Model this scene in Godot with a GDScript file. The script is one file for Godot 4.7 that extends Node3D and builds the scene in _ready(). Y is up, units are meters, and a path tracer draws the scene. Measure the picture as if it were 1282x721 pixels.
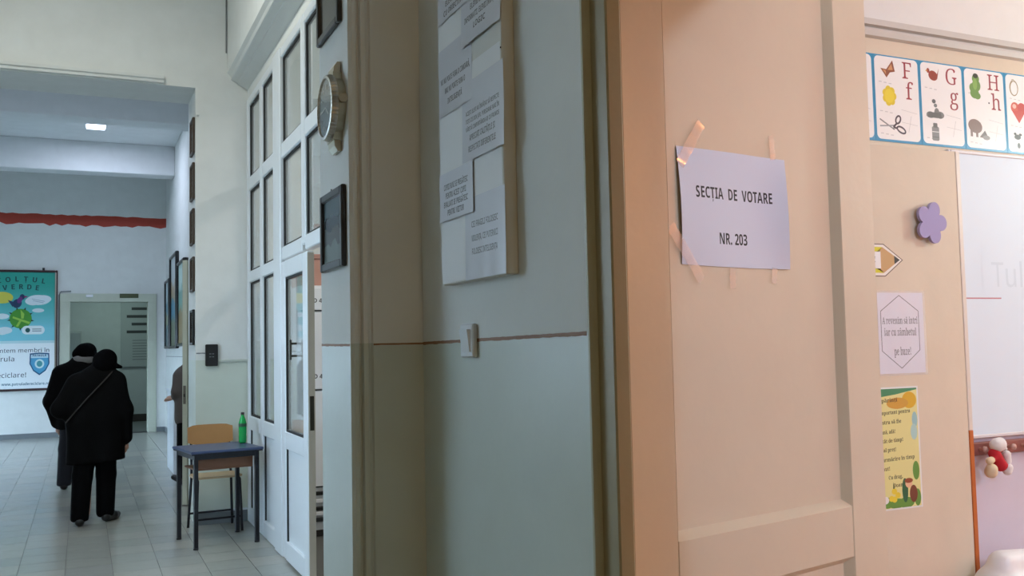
extends Node3D
# A school corridor used as a polling place: open classroom door with a taped notice, corridor with two people beyond.

const NEAR_X := 0.76        # face of the corridor wall beside the door
const PIER_X := 0.58
const PART_X := 1.336       # glazed partition
const PORTAL_Z := -8.65
const FAR_Z := -19.2
const FAR_X := 1.457
const CLASS_Z := -2.62
const CEIL := 5.12

# what gives light: colour, energy
var LIGHT := {
	"sky": [Color(0.79, 0.90, 1.0), 10.2],
	"far": [Color(0.866, 0.905, 1.0), 4.8],
	"hall": [Color(0.866, 0.905, 1.0), 3.0],
	"near": [Color(1.0, 0.985, 0.94), 5.3],
	"back": [Color(1.0, 0.81, 0.57), 3.1],
	"side": [Color(1.0, 0.97, 0.93), 5.6],
	"cool": [Color(0.735, 0.849, 1.0), 5.9],
	"board": [Color(0.94, 1.0, 0.97), 1.75],
	"beyond": [Color(0.88, 1.0, 0.96), 1.6],
	"warm": [Color(1.0, 0.60, 0.27), 1.62],
}
var taken := {}
var mats := {}
var rng := RandomNumberGenerator.new()
var bump: NoiseTexture2D
var fine: NoiseTexture2D

# ---------------------------------------------------------------- shapes
class Shape:
	var st := SurfaceTool.new()
	var n := 0
	var xf := Transform3D()
	func _init():
		st.begin(Mesh.PRIMITIVE_TRIANGLES)
	func tri(a: Vector3, b: Vector3, c: Vector3, out: Vector3, smooth := -1):
		var f := (b - a).cross(c - a)
		if f.length_squared() < 1e-16:
			return
		st.set_smooth_group(smooth)
		if f.dot(out) > 0.0:
			st.add_vertex(xf * a); st.add_vertex(xf * c); st.add_vertex(xf * b)
		else:
			st.add_vertex(xf * a); st.add_vertex(xf * b); st.add_vertex(xf * c)
		n += 1
	func quad(a: Vector3, b: Vector3, c: Vector3, d: Vector3, out: Vector3, smooth := -1):
		tri(a, b, c, out, smooth)
		tri(a, c, d, out, smooth)
	func box(lo: Vector3, hi: Vector3, bev := 0.0):
		var c := (lo + hi) * 0.5
		var h := (hi - lo).abs() * 0.5
		var b = min(bev, min(h.x, min(h.y, h.z)) * 0.49)
		for ax in 3:
			var u := (ax + 1) % 3
			var v := (ax + 2) % 3
			for s in [-1.0, 1.0]:
				var p := []
				for q in [[-1, -1], [1, -1], [1, 1], [-1, 1]]:
					var w := Vector3()
					w[ax] = s * h[ax]; w[u] = q[0] * (h[u] - b); w[v] = q[1] * (h[v] - b)
					p.append(c + w)
				var nn := Vector3(); nn[ax] = s
				quad(p[0], p[1], p[2], p[3], nn)
			if b > 0.0:
				for su in [-1.0, 1.0]:
					for sv in [-1.0, 1.0]:
						var p := []
						for q in [[-1, 0], [1, 0], [1, 1], [-1, 1]]:
							var w := Vector3()
							w[ax] = q[0] * (h[ax] - b)
							w[u] = su * (h[u] - (b if q[1] == 1 else 0.0))
							w[v] = sv * (h[v] - (0.0 if q[1] == 1 else b))
							p.append(c + w)
						var nn := Vector3(); nn[u] = su; nn[v] = sv
						quad(p[0], p[1], p[2], p[3], nn)
		if b > 0.0:
			for sx in [-1.0, 1.0]:
				for sy in [-1.0, 1.0]:
					for sz in [-1.0, 1.0]:
						var s := Vector3(sx, sy, sz)
						tri(c + s * (h - Vector3(0, b, b)), c + s * (h - Vector3(b, 0, b)), c + s * (h - Vector3(b, b, 0)), s)
	func bar(a: Vector3, b: Vector3, w: float, d: float, up := Vector3.UP):
		# rectangular bar from a to b
		var t := (b - a).normalized()
		var u := t.cross(up).normalized() * w * 0.5
		var v := u.cross(t).normalized() * d * 0.5
		var p := [a - u - v, a + u - v, a + u + v, a - u + v]
		var q := [b - u - v, b + u - v, b + u + v, b - u + v]
		for i in 4:
			var j := (i + 1) % 4
			quad(p[i], p[j], q[j], q[i], (p[i] + p[j]) * 0.5 - a)
		quad(p[0], p[1], p[2], p[3], -t)
		quad(q[0], q[1], q[2], q[3], t)
	func tube(path: Array, radii, sides := 12, caps := true):
		var rings := []
		var up := Vector3.UP
		for i in path.size():
			var t: Vector3 = ((path[min(i + 1, path.size() - 1)] as Vector3) - (path[max(i - 1, 0)] as Vector3)).normalized()
			if abs(t.dot(up)) > 0.95:
				up = Vector3.RIGHT if abs(t.x) < 0.9 else Vector3.BACK
			var u := t.cross(up).normalized()
			var v := u.cross(t).normalized()
			up = v
			var r: float = radii[i] if radii is Array else radii
			var ring := []
			for k in sides:
				var a := TAU * k / sides
				ring.append((path[i] as Vector3) + (u * cos(a) + v * sin(a)) * r)
			rings.append(ring)
		for i in path.size() - 1:
			var m: Vector3 = (path[i] + path[i + 1]) * 0.5
			for k in sides:
				var k2 := (k + 1) % sides
				quad(rings[i][k], rings[i][k2], rings[i + 1][k2], rings[i + 1][k], (rings[i][k] + rings[i + 1][k2]) * 0.5 - m, 1)
		if caps:
			for e in [0, path.size() - 1]:
				var o: Vector3 = path[e] - path[1 if e == 0 else path.size() - 2]
				for k in sides:
					tri(path[e], rings[e][k], rings[e][(k + 1) % sides], o)
	func lathe(profile: Array, sides := 24, axis := Vector3.UP, at := Vector3.ZERO, smooth := 1, flute := 0.0):
		var u := Vector3.RIGHT if abs(axis.y) > 0.5 else (Vector3.UP if abs(axis.z) > 0.5 else Vector3.BACK)
		var v := axis.cross(u)
		var rings := []
		for p in profile:
			var ring := []
			for k in sides:
				var a := TAU * k / sides
				var r: float = p.x + (flute if k % 2 == 0 and p.x > 0.0 else 0.0)
				ring.append(at + axis * p.y + (u * cos(a) + v * sin(a)) * r)
			rings.append(ring)
		for i in profile.size() - 1:
			var dp: Vector2 = profile[i + 1] - profile[i]
			for k in sides:
				var k2 := (k + 1) % sides
				var a := TAU * (k + 0.5) / sides
				var out := (u * cos(a) + v * sin(a)) * dp.y - axis * dp.x
				quad(rings[i][k], rings[i][k2], rings[i + 1][k2], rings[i + 1][k], out, smooth)
	func prism(poly: PackedVector2Array, lo: float, hi: float, plane := 1):
		# polygon in the plane whose normal is axis «plane» (0 x: (z, y); 1 y: (x, z); 2 z: (x, y)), extruded lo..hi
		var f := func(p: Vector2, t: float) -> Vector3:
			return Vector3(t, p.y, p.x) if plane == 0 else (Vector3(p.x, t, p.y) if plane == 1 else Vector3(p.x, p.y, t))
		var ax := Vector3(); ax[plane] = 1.0
		var idx := Geometry2D.triangulate_polygon(poly)
		for i in range(0, idx.size(), 3):
			tri(f.call(poly[idx[i]], lo), f.call(poly[idx[i + 1]], lo), f.call(poly[idx[i + 2]], lo), -ax)
			tri(f.call(poly[idx[i]], hi), f.call(poly[idx[i + 1]], hi), f.call(poly[idx[i + 2]], hi), ax)
		var area := 0.0
		for i in poly.size():
			area += poly[i].cross(poly[(i + 1) % poly.size()])
		for i in poly.size():
			var a := poly[i]
			var b := poly[(i + 1) % poly.size()]
			var nn := Vector2(b.y - a.y, a.x - b.x) * (1.0 if area > 0.0 else -1.0)
			quad(f.call(a, lo), f.call(b, lo), f.call(b, hi), f.call(a, hi), f.call(nn, 0.0))
	func ball(c: Vector3, r: Vector3, sides := 14, rows := 8):
		for i in rows:
			for k in sides:
				var p := []
				for q in [[0, 0], [0, 1], [1, 1], [1, 0]]:
					var th: float = PI * (i + q[0]) / rows
					var ph: float = TAU * (k + q[1]) / sides
					p.append(c + Vector3(sin(th) * cos(ph), cos(th), sin(th) * sin(ph)) * r)
				quad(p[0], p[1], p[2], p[3], (p[0] + p[2]) * 0.5 - c, 1)
	func mesh() -> ArrayMesh:
		st.generate_normals()
		st.index()
		return st.commit()

# ---------------------------------------------------------------- printing on paper
class Canvas:
	var img: Image
	var w: int
	var h: int
	func _init(ww: int, hh: int, c: Color):
		w = ww; h = hh
		img = Image.create(w, h, false, Image.FORMAT_RGB8)
		img.fill(c)
	func rect(x0: float, y0: float, x1: float, y1: float, c: Color):
		img.fill_rect(Rect2i(int(x0), int(y0), max(1, int(x1 - x0)), max(1, int(y1 - y0))), c)
	func poly(p: Array, c: Color):
		var y0 := h; var y1 := 0
		for q in p:
			y0 = min(y0, int(floor(q.y))); y1 = max(y1, int(ceil(q.y)))
		for y in range(max(0, y0), min(h - 1, y1) + 1):
			var xs := []
			for i in p.size():
				var a: Vector2 = p[i]
				var b: Vector2 = p[(i + 1) % p.size()]
				var yy := y + 0.5
				if (a.y <= yy) != (b.y <= yy):
					xs.append(a.x + (yy - a.y) / (b.y - a.y) * (b.x - a.x))
			xs.sort()
			for i in range(0, xs.size() - 1, 2):
				var xa: int = clampi(int(round(xs[i])), 0, w)
				var xb: int = clampi(int(round(xs[i + 1])), 0, w)
				if xb > xa:
					img.fill_rect(Rect2i(xa, y, xb - xa, 1), c)
	func oval(cx: float, cy: float, rx: float, ry: float, c: Color, turn := 0.0):
		var p := []
		for i in 28:
			p.append(Vector2(cx, cy) + Vector2(cos(TAU * i / 28) * rx, sin(TAU * i / 28) * ry).rotated(turn))
		poly(p, c)
	func rrect(x0: float, y0: float, x1: float, y1: float, r: float, c: Color):
		var p := []
		for k in [[x1 - r, y1 - r, 0.0], [x0 + r, y1 - r, PI / 2], [x0 + r, y0 + r, PI], [x1 - r, y0 + r, PI * 1.5]]:
			for i in 7:
				var a: float = k[2] + PI / 2 * i / 6.0
				p.append(Vector2(k[0] + cos(a) * r, k[1] + sin(a) * r))
		poly(p, c)
	func line(a: Vector2, b: Vector2, t: float, c: Color):
		var u := (b - a).normalized().orthogonal() * t * 0.5
		poly([a - u, a + u, b + u, b - u], c)
	func text(s: String, cx: float, base: float, cap: float, c: Color, face := "Droid Sans", weight := 400, stretch := 1.0, fit := 0.0, turn := 0.0):
		# letters printed centred on cx, baseline at «base», capitals «cap» pixels high, «fit» pixels wide if given
		var tm := TextMesh.new()
		var f := SystemFont.new()
		f.font_names = PackedStringArray([face])
		f.font_weight = weight
		tm.font = f
		tm.text = s
		tm.font_size = 64
		tm.pixel_size = 1.0
		tm.depth = 0.0
		tm.curve_step = 2.0
		tm.text = s.replace("Ț", "T").replace("Ș", "S").replace("ț", "t").replace("ș", "s")
		var ar := tm.get_mesh_arrays()
		if ar.is_empty() or ar[Mesh.ARRAY_VERTEX] == null:
			return
		var vs: PackedVector3Array = ar[Mesh.ARRAY_VERTEX]
		var idx = ar[Mesh.ARRAY_INDEX]
		if idx == null or idx.is_empty():
			idx = range(vs.size())
		var k := cap / (64.0 * 0.714)
		var lo := 1e9; var hi := -1e9
		for v in vs:
			lo = min(lo, v.x); hi = max(hi, v.x)
		var kx := k * stretch
		if fit > 0.0:
			kx = fit / max(1.0, hi - lo)
		# find the baseline: TextMesh centres the line; ascent and descent of the font place it
		var asc := f.get_ascent(64); var desc := f.get_descent(64)
		var base_y := -(asc - desc) * 0.5
		var mid := (lo + hi) * 0.5
		for i in range(0, idx.size(), 3):
			var t := []
			for j in 3:
				var v: Vector3 = vs[idx[i + j]]
				t.append(Vector2(cx, base) + Vector2((v.x - mid) * kx, -(v.y - base_y) * k).rotated(turn))
			if abs((t[1] - t[0]).cross(t[2] - t[0])) > 0.02:
				poly(t, c)
		for i in s.length():    # comma below
			if s[i] in "ȚȘțș":
				var adv: float = f.get_string_size(tm.text.substr(0, i), HORIZONTAL_ALIGNMENT_LEFT, -1, 64).x + 0.5 * f.get_string_size(tm.text[i], HORIZONTAL_ALIGNMENT_LEFT, -1, 64).x
				var x := lo + adv - 3.0
				var q := []
				for v in [[-1, 3], [4, 3], [2, 12], [-3, 14]]:
					q.append(Vector2(cx, base) + Vector2((x + v[0] - mid) * kx + 1.0, v[1] * k).rotated(turn))
				poly(q, c)
	func tex() -> ImageTexture:
		return ImageTexture.create_from_image(img)

# ---------------------------------------------------------------- scene helpers
func numbered(s: String) -> String:
	if not taken.has(s):
		taken[s] = 0
		return s
	taken[s] += 1
	return "%s_%03d" % [s, taken[s]]

func rgb(r: float, g: float, b: float) -> Color:
	return Color(r / 255.0, g / 255.0, b / 255.0)

func mat(key: String, c := Color.WHITE, rough := 0.6, metal := 0.0) -> StandardMaterial3D:
	if mats.has(key):
		return mats[key]
	var m := StandardMaterial3D.new()
	m.resource_name = key
	m.albedo_color = c
	m.roughness = rough
	m.metallic = metal
	mats[key] = m
	return m

func plaster(key: String, c: Color, rough: float, depth := 0.09, scale := 1.2) -> StandardMaterial3D:
	var m := mat(key, c, rough)
	m.normal_enabled = true
	m.normal_texture = bump
	m.normal_scale = depth
	m.albedo_texture = fine
	m.uv1_triplanar = true
	m.uv1_world_triplanar = true
	m.uv1_scale = Vector3.ONE * scale
	return m

func print_mat(key: String, cv: Canvas, rough := 0.7) -> StandardMaterial3D:
	var m := mat(key, Color.WHITE, rough)
	m.albedo_texture = cv.tex()
	m.cull_mode = BaseMaterial3D.CULL_DISABLED
	return m

func glass(key: String, c: Color, a: float) -> StandardMaterial3D:
	var m := mat(key, Color(c.r, c.g, c.b, a), 0.03)
	m.transparency = BaseMaterial3D.TRANSPARENCY_ALPHA
	m.metallic_specular = 0.5
	return m

func tag(o: Node, label: String, category: String, group := "", kind := "") -> Node:
	if label: o.set_meta("label", label)
	if category: o.set_meta("category", category)
	if group: o.set_meta("group", group)
	if kind: o.set_meta("kind", kind)
	return o

func thing(called: String, label: String, category: String, at := Vector3.ZERO, turn := 0.0, group := "") -> Node3D:
	var o := Node3D.new()
	o.name = numbered(called)
	add_child(o)
	o.position = at
	o.rotation_degrees.y = turn
	tag(o, label, category, group)
	return o

func setting(called: String, label: String, at := Vector3.ZERO, turn := 0.0) -> Node3D:
	var o := thing(called, label, "", at, turn)
	o.set_meta("kind", "structure")
	return o

func put(called: String, mesh: Mesh, m: Material, parent: Node = null) -> MeshInstance3D:
	var o := MeshInstance3D.new()
	o.mesh = mesh
	o.material_override = m
	o.name = called if parent else numbered(called)
	(parent if parent else self).add_child(o, true)
	return o

func obj(called: String, s: Shape, m: Material, parent: Node = null) -> MeshInstance3D:
	return put(called, s.mesh(), m, parent)

func block(called: String, lo: Vector3, hi: Vector3, m: Material, parent: Node = null, bev := 0.0) -> MeshInstance3D:
	var s := Shape.new()
	s.box(lo, hi, bev)
	return obj(called, s, m, parent)

func sheet(w: float, h: float, nx := 1, ny := 1, lift = null) -> ArrayMesh:
	# a sheet w x h, centred, facing +z, with picture coordinates; lift(u, v) -> offset
	var st := SurfaceTool.new()
	st.begin(Mesh.PRIMITIVE_TRIANGLES)
	st.set_smooth_group(1)
	for j in ny + 1:
		for i in nx + 1:
			var u := float(i) / nx
			var v := float(j) / ny
			st.set_uv(Vector2(u, v))
			var p := Vector3((u - 0.5) * w, (0.5 - v) * h, 0)
			if lift != null:
				p += lift.call(u, v)
			st.add_vertex(p)
	for j in ny:
		for i in nx:
			var a := j * (nx + 1) + i
			for k in [a, a + 1, a + nx + 2, a, a + nx + 2, a + nx + 1]:
				st.add_index(k)
	st.generate_normals()
	return st.commit()

func ragged(p0: Vector3, p1: Vector3, out: Vector3, up: float, down: float, n: int, thick := 0.002) -> Shape:
	# a hand-painted stripe from p0 to p1 with uneven edges
	var s := Shape.new()
	var top := []; var bot := []
	for i in n + 1:
		var p := p0.lerp(p1, float(i) / n)
		top.append(p + Vector3.UP * up * rng.randf_range(0.8, 1.0))
		bot.append(p - Vector3.UP * down * rng.randf_range(0.6, 1.0))
	for i in n:
		s.quad(top[i] + out * thick, top[i + 1] + out * thick, bot[i + 1] + out * thick, bot[i] + out * thick, out)
		s.quad(top[i], top[i + 1], top[i + 1] + out * thick, top[i] + out * thick, Vector3.UP)
		s.quad(bot[i], bot[i + 1], bot[i + 1] + out * thick, bot[i] + out * thick, Vector3.DOWN)
	return s

# ---------------------------------------------------------------- bodies
func flesh(bones: Array, cell: float, k := 0.02, depth := 1.0, cuts := []) -> ArrayMesh:
	# bones: [a, b, ra, rb]; smooth union of tapered capsules; «depth» squeezes z; cuts: [normal, distance]
	var lo := Vector3.ONE * 1e9; var hi := -lo
	for b in bones:
		for q in 2:
			var r: float = b[2 + q]
			lo = lo.min(b[q] - Vector3(r, r, r / depth)); hi = hi.max(b[q] + Vector3(r, r, r / depth))
	lo -= Vector3.ONE * cell * 3.0; hi += Vector3.ONE * cell * 3.0
	var d := Vector3i(((hi - lo) / cell).ceil()) + Vector3i.ONE
	var f := PackedFloat32Array()
	f.resize(d.x * d.y * d.z)
	f.fill(1.0)
	for b in bones:
		var a: Vector3 = b[0]; var e: Vector3 = b[1]
		var ra: float = b[2]; var rb: float = b[3]
		var m := cell * 3.0 + k
		var R := Vector3(1, 1, 1.0 / depth)
		var l: Vector3 = (a - R * ra).min(e - R * rb) - Vector3.ONE * m
		var u: Vector3 = (a + R * ra).max(e + R * rb) + Vector3.ONE * m
		var i0 := Vector3i(((l - lo) / cell).floor()).clamp(Vector3i.ZERO, d - Vector3i.ONE)
		var i1 := Vector3i(((u - lo) / cell).ceil()).clamp(Vector3i.ZERO, d - Vector3i.ONE)
		var A := Vector3(a.x, a.y, a.z * depth)
		var AB := Vector3(e.x, e.y, e.z * depth) - A
		var L = max(AB.length_squared(), 1e-9)
		for z in range(i0.z, i1.z + 1):
			for y in range(i0.y, i1.y + 1):
				for x in range(i0.x, i1.x + 1):
					var p := Vector3(lo.x + x * cell, lo.y + y * cell, (lo.z + z * cell) * depth) - A
					var t := clampf(p.dot(AB) / L, 0.0, 1.0)
					var dist := (p - AB * t).length() - lerpf(ra, rb, t)
					var n := (z * d.y + y) * d.x + x
					var o := f[n]
					var hh := maxf(k - absf(o - dist), 0.0) / k
					f[n] = minf(o, dist) - hh * hh * k * 0.25
	for c in cuts:
		for z in d.z:
			for y in d.y:
				for x in d.x:
					var n := (z * d.y + y) * d.x + x
					f[n] = maxf(f[n], (c[0] as Vector3).dot(lo + Vector3(x, y, z) * cell) - c[1])
	var st := SurfaceTool.new()
	st.begin(Mesh.PRIMITIVE_TRIANGLES)
	st.set_smooth_group(1)
	var ids := {}
	var count := 0
	var off: Array = [0, 1, d.x, d.x + 1, d.x * d.y, d.x * d.y + 1, d.x * d.y + d.x, d.x * d.y + d.x + 1]
	var edges: Array = [[0, 1], [2, 3], [4, 5], [6, 7], [0, 2], [1, 3], [4, 6], [5, 7], [0, 4], [1, 5], [2, 6], [3, 7]]
	for z in d.z - 1:
		for y in d.y - 1:
			for x in d.x - 1:
				var n := (z * d.y + y) * d.x + x
				var mask := 0
				for c in 8:
					if f[n + off[c]] < 0.0:
						mask |= 1 << c
				if mask == 0 or mask == 255:
					continue
				var s := Vector3(); var m := 0
				for e in edges:
					var va := f[n + off[e[0]]]; var vb := f[n + off[e[1]]]
					if (va < 0.0) != (vb < 0.0):
						var t := va / (va - vb)
						var pa := Vector3(e[0] & 1, (e[0] >> 1) & 1, e[0] >> 2)
						var pb := Vector3(e[1] & 1, (e[1] >> 1) & 1, e[1] >> 2)
						s += pa.lerp(pb, t); m += 1
				st.add_vertex(lo + (Vector3(x, y, z) + s / m) * cell)
				ids[n] = count
				count += 1
	var sx := 1; var sy := d.x; var sz := d.x * d.y
	for n in ids.keys():
		var inside := f[n] < 0.0
		for ax in [[sx, sy, sz], [sy, sz, sx], [sz, sx, sy]]:
			if (f[n + ax[0]] < 0.0) == inside:
				continue
			var q := [n, n - ax[1], n - ax[1] - ax[2], n - ax[2]]
			if not (ids.has(q[1]) and ids.has(q[2]) and ids.has(q[3])):
				continue
			var v := [ids[q[0]], ids[q[1]], ids[q[2]], ids[q[3]]]
			var order := [0, 2, 1, 0, 3, 2] if inside else [0, 1, 2, 0, 2, 3]
			for o in order:
				st.add_index(v[o])
	st.generate_normals()
	return st.commit()

# ================================================================ the scene
func _ready():
	rng.seed = 20308
	lights_and_camera()
	surfaces()
	shell_near()
	shell_far()
	shell_classroom()
	shell_side_room()
	floor_tiles()
	lamps()
	partition()
	door_leaf()
	taped_notice()
	notice_board()
	pier_things()
	classroom_things()
	portal_things()
	desk_and_chair()
	far_things()
	people()

func lights_and_camera():
	var cam := Camera3D.new()
	cam.name = "camera"
	cam.fov = rad_to_deg(2.0 * atan(360.5 / 1175.6))
	cam.near = 0.05
	cam.far = 100.0
	add_child(cam)
	cam.transform = Transform3D(Basis(Vector3.UP, deg_to_rad(-24.6)) * Basis(Vector3.RIGHT, deg_to_rad(3.49)) * Basis(Vector3.BACK, deg_to_rad(-1.186)), Vector3(0, 1.5, 0))
	cam.current = true
	var env := Environment.new()
	env.background_mode = Environment.BG_COLOR
	env.background_color = LIGHT.sky[0]
	env.background_energy_multiplier = LIGHT.sky[1]
	env.tonemap_mode = Environment.TONE_MAPPER_LINEAR
	env.tonemap_exposure = 1.0
	env.sdfgi_enabled = true
	env.ssao_enabled = true
	env.ssil_enabled = true
	var we := WorldEnvironment.new()
	we.name = "world"
	we.environment = env
	add_child(we)

func surfaces():
	var n := FastNoiseLite.new()
	n.seed = 11
	n.frequency = 0.02
	n.fractal_octaves = 4
	bump = NoiseTexture2D.new()
	bump.width = 512; bump.height = 512; bump.seamless = true; bump.noise = n; bump.as_normal_map = true; bump.bump_strength = 3.0
	var n2 := FastNoiseLite.new()
	n2.seed = 4
	n2.frequency = 0.005
	n2.fractal_octaves = 5
	fine = NoiseTexture2D.new()
	fine.width = 512; fine.height = 512; fine.seamless = true; fine.noise = n2
	var g := Gradient.new()
	g.set_color(0, Color(0.972, 0.972, 0.97)); g.set_color(1, Color(1, 1, 1))
	fine.color_ramp = g
	plaster("white wall", rgb(226, 230, 228), 0.75)
	plaster("dado paint", rgb(200, 209, 201), 0.32)
	plaster("front dado paint", rgb(210, 218, 206), 0.32)
	plaster("ceiling white", rgb(228, 232, 234), 0.85)
	plaster("casing paint", rgb(176, 176, 152), 0.4, 0.15)
	plaster("frame paint", rgb(200, 206, 190), 0.4, 0.15)
	plaster("door frame paint", rgb(164, 152, 118), 0.4, 0.15)
	plaster("class beige", rgb(226, 208, 184), 0.6)
	plaster("class white", rgb(236, 230, 224), 0.6)
	plaster("class lilac", rgb(214, 202, 214), 0.6)
	plaster("door paint", rgb(226, 205, 175), 0.38, 0.12)
	plaster("red paint", rgb(176, 62, 44), 0.6, 0.2, 4.0)
	plaster("brown paint", rgb(140, 98, 66), 0.6, 0.3, 6.0)
	plaster("skirting grey", rgb(120, 126, 130), 0.4)
	mat("white plastic", rgb(226, 234, 240), 0.3)
	mat("black plastic", rgb(22, 23, 25), 0.4)
	mat("dark gasket", rgb(40, 44, 48), 0.7)
	mat("paper", rgb(236, 238, 242), 0.75)
	mat("steel", rgb(190, 188, 180), 0.3, 1.0)
	mat("brass", rgb(190, 170, 120), 0.3, 1.0)
	mat("black frame", rgb(24, 24, 27), 0.3)
	mat("white board", rgb(222, 232, 242), 0.55)
	glass("pane", rgb(205, 222, 220), 0.14)
	var t := plaster("tile", rgb(160, 162, 156), 0.22, 0.03, 3.0)
	t.metallic_specular = 0.6
	plaster("tile warm", rgb(163, 164, 157), 0.24, 0.03, 3.0)
	plaster("tile cool", rgb(157, 159, 155), 0.2, 0.03, 3.0)
	mat("grout", rgb(96, 96, 92), 0.9)
	plaster("parquet", rgb(176, 112, 60), 0.35, 0.1, 2.0)

func two_tone(s: Node3D, poly: PackedVector2Array, top := CEIL, split := 1.512, low := "dado paint"):
	var a := Shape.new(); a.prism(poly, split, top)
	obj("plaster", a, mats["white wall"], s)
	var b := Shape.new(); b.prism(poly, 0.0, split)
	obj("dado", b, mats[low], s)

func rect2(x0: float, z0: float, x1: float, z1: float) -> PackedVector2Array:
	return PackedVector2Array([Vector2(x0, z0), Vector2(x1, z0), Vector2(x1, z1), Vector2(x0, z1)])

func shell_near():
	# corridor where the camera stands
	var f := setting("floor", "grey stone-look tiled corridor floor")
	block("floor_slab", Vector3(-3.4, -0.25, FAR_Z - 3.2), Vector3(6.4, -0.006, 6.3), mats["grout"], f)
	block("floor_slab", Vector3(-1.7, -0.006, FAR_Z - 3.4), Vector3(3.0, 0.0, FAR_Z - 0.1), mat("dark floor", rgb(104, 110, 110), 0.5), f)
	var c := setting("ceiling", "white plaster corridor ceiling")
	block("plaster", Vector3(-2.4, CEIL, PORTAL_Z - 0.3), Vector3(1.5, CEIL + 0.2, 6.3), mats["ceiling white"], c)
	var wl := setting("wall_left", "long plain corridor wall opposite the classroom door")
	two_tone(wl, rect2(-2.4, -4.1, -2.2, 6.0))
	two_tone(wl, rect2(-2.4, PORTAL_Z, -2.2, -6.8))
	block("plaster", Vector3(-2.4, 3.2, -6.8), Vector3(-2.2, CEIL, -4.1), mats["white wall"], wl)
	block("dado", Vector3(-2.4, 0, -6.8), Vector3(-2.2, 0.9, -4.1), mats["dado paint"], wl)
	window("window_1", "tall yard window in the corridor's left wall out of frame", Vector3(-2.3, 0.9, -6.8), 2.7, 2.3, 4)
	var wb := setting("wall_back", "corridor end wall behind the viewer")
	two_tone(wb, rect2(-2.4, 6.0, NEAR_X + 0.5, 6.2))
	# wall between door and pier, thick, with the pier's moulded corner
	var wr := setting("wall_right", "grey-green painted corridor wall with light switch and notice board")
	two_tone(wr, PackedVector2Array([Vector2(NEAR_X, -1.355), Vector2(NEAR_X + 0.045, -1.372), Vector2(1.21, -1.50), Vector2(1.21, -2.68), Vector2(NEAR_X, -2.68)]))
	var lw := setting("wall_right_near", "corridor wall on the near side of the classroom door")
	two_tone(lw, rect2(NEAR_X, -0.45, 1.21, 6.0))
	var lintel := setting("wall_right_above_door", "wall above the classroom doorway")
	block("plaster", Vector3(NEAR_X, 2.265, -1.355), Vector3(1.21, CEIL, -0.45), mats["white wall"], lintel)
	block("splay_fill", Vector3(NEAR_X + 0.03, 2.266, -1.53), Vector3(1.205, 3.62, -1.355), mats["white wall"], lintel)
	var pier := setting("wall_pier", "corridor pier with moulded corner carrying the clock and pictures")
	two_tone(pier, PackedVector2Array([Vector2(PIER_X, -2.491), Vector2(PIER_X, -2.196), Vector2(0.588, -2.189), Vector2(0.598, -2.189),
		Vector2(0.601, -2.197), Vector2(0.606, -2.197), Vector2(0.609, -2.183), Vector2(0.619, -2.180), Vector2(0.623, -2.192), Vector2(0.630, -2.194), Vector2(0.634, -2.189), Vector2(NEAR_X + 0.02, -2.189), Vector2(NEAR_X + 0.02, -2.491)]))
	# hand-painted brown line at dado height
	obj("painted_line", ragged(Vector3(NEAR_X, 1.509, -2.189), Vector3(NEAR_X, 1.517, -1.365), Vector3.LEFT, 0.004, 0.004, 60, 0.0006), mats["brown paint"], wr)
	obj("painted_line", ragged(Vector3(0.634, 1.509, -2.189), Vector3(NEAR_X, 1.509, -2.189), Vector3.BACK, 0.0022, 0.0022, 12, 0.0006), mats["brown paint"], pier)
	obj("painted_line", ragged(Vector3(PIER_X, 1.511, -2.491), Vector3(PIER_X, 1.508, -2.2), Vector3.LEFT, 0.0035, 0.0035, 20, 0.0006), mats["brown paint"], pier)
	# end wall beyond the pier that closes the side room
	var cross := setting("wall_cross", "partition wall between the classroom and the next room")
	block("plaster", Vector3(0.72, 0, -2.86), Vector3(6.2, CEIL, -2.66), mats["white wall"], cross)
	# portal at the end of the near corridor
	var p := setting("wall_front", "pale corridor wall pierced by a wide opening to the far corridor")
	two_tone(p, rect2(0.90, PORTAL_Z - 0.6, 5.2, PORTAL_Z), CEIL, 1.425, "front dado paint")
	two_tone(p, rect2(-3.3, PORTAL_Z - 0.6, -1.9, PORTAL_Z), CEIL, 1.425, "front dado paint")
	block("plaster", Vector3(-1.9, 3.847, PORTAL_Z - 0.6), Vector3(0.90, CEIL, PORTAL_Z), mats["white wall"], p)
	var lm := Shape.new()
	lm.prism(PackedVector2Array([Vector2(PORTAL_Z, 3.86), Vector2(PORTAL_Z + 0.03, 3.86), Vector2(PORTAL_Z + 0.035, 3.88), Vector2(PORTAL_Z + 0.05, 3.89), Vector2(PORTAL_Z + 0.055, 3.915), Vector2(PORTAL_Z, 3.925)]), -1.9, 0.634, 0)
	obj("lintel_moulding", lm, mats["white wall"], p)
	block("plaster_chip", Vector3(0.90, 3.595, PORTAL_Z - 0.05), Vector3(0.93, 3.615, PORTAL_Z + 0.02), mats["white wall"], p, 0.006)
	var ck := Shape.new()
	ck.tube([Vector3(1.165, 4.19, PORTAL_Z + 0.006), Vector3(1.165, CEIL, PORTAL_Z + 0.006)], 0.006, 6)
	obj("corner_cable", ck, mats["skirting grey"], p)
	var bb := setting("baseboard_front", "grey stone skirting along the pale corridor wall")
	block("skirting", Vector3(0.90, 0, PORTAL_Z), Vector3(PART_X, 0.1, PORTAL_Z + 0.014), mats["skirting grey"], bb, 0.003)
	block("skirting_cap", Vector3(0.90, 0.1, PORTAL_Z), Vector3(PART_X, 0.118, PORTAL_Z + 0.02), mats["white plastic"], bb, 0.003)
	# beam over the glazed partition with its coved underside
	var b := setting("trim_1", "white plastered beam with coved edge above the glazed partition")
	var bs := Shape.new()
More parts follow.
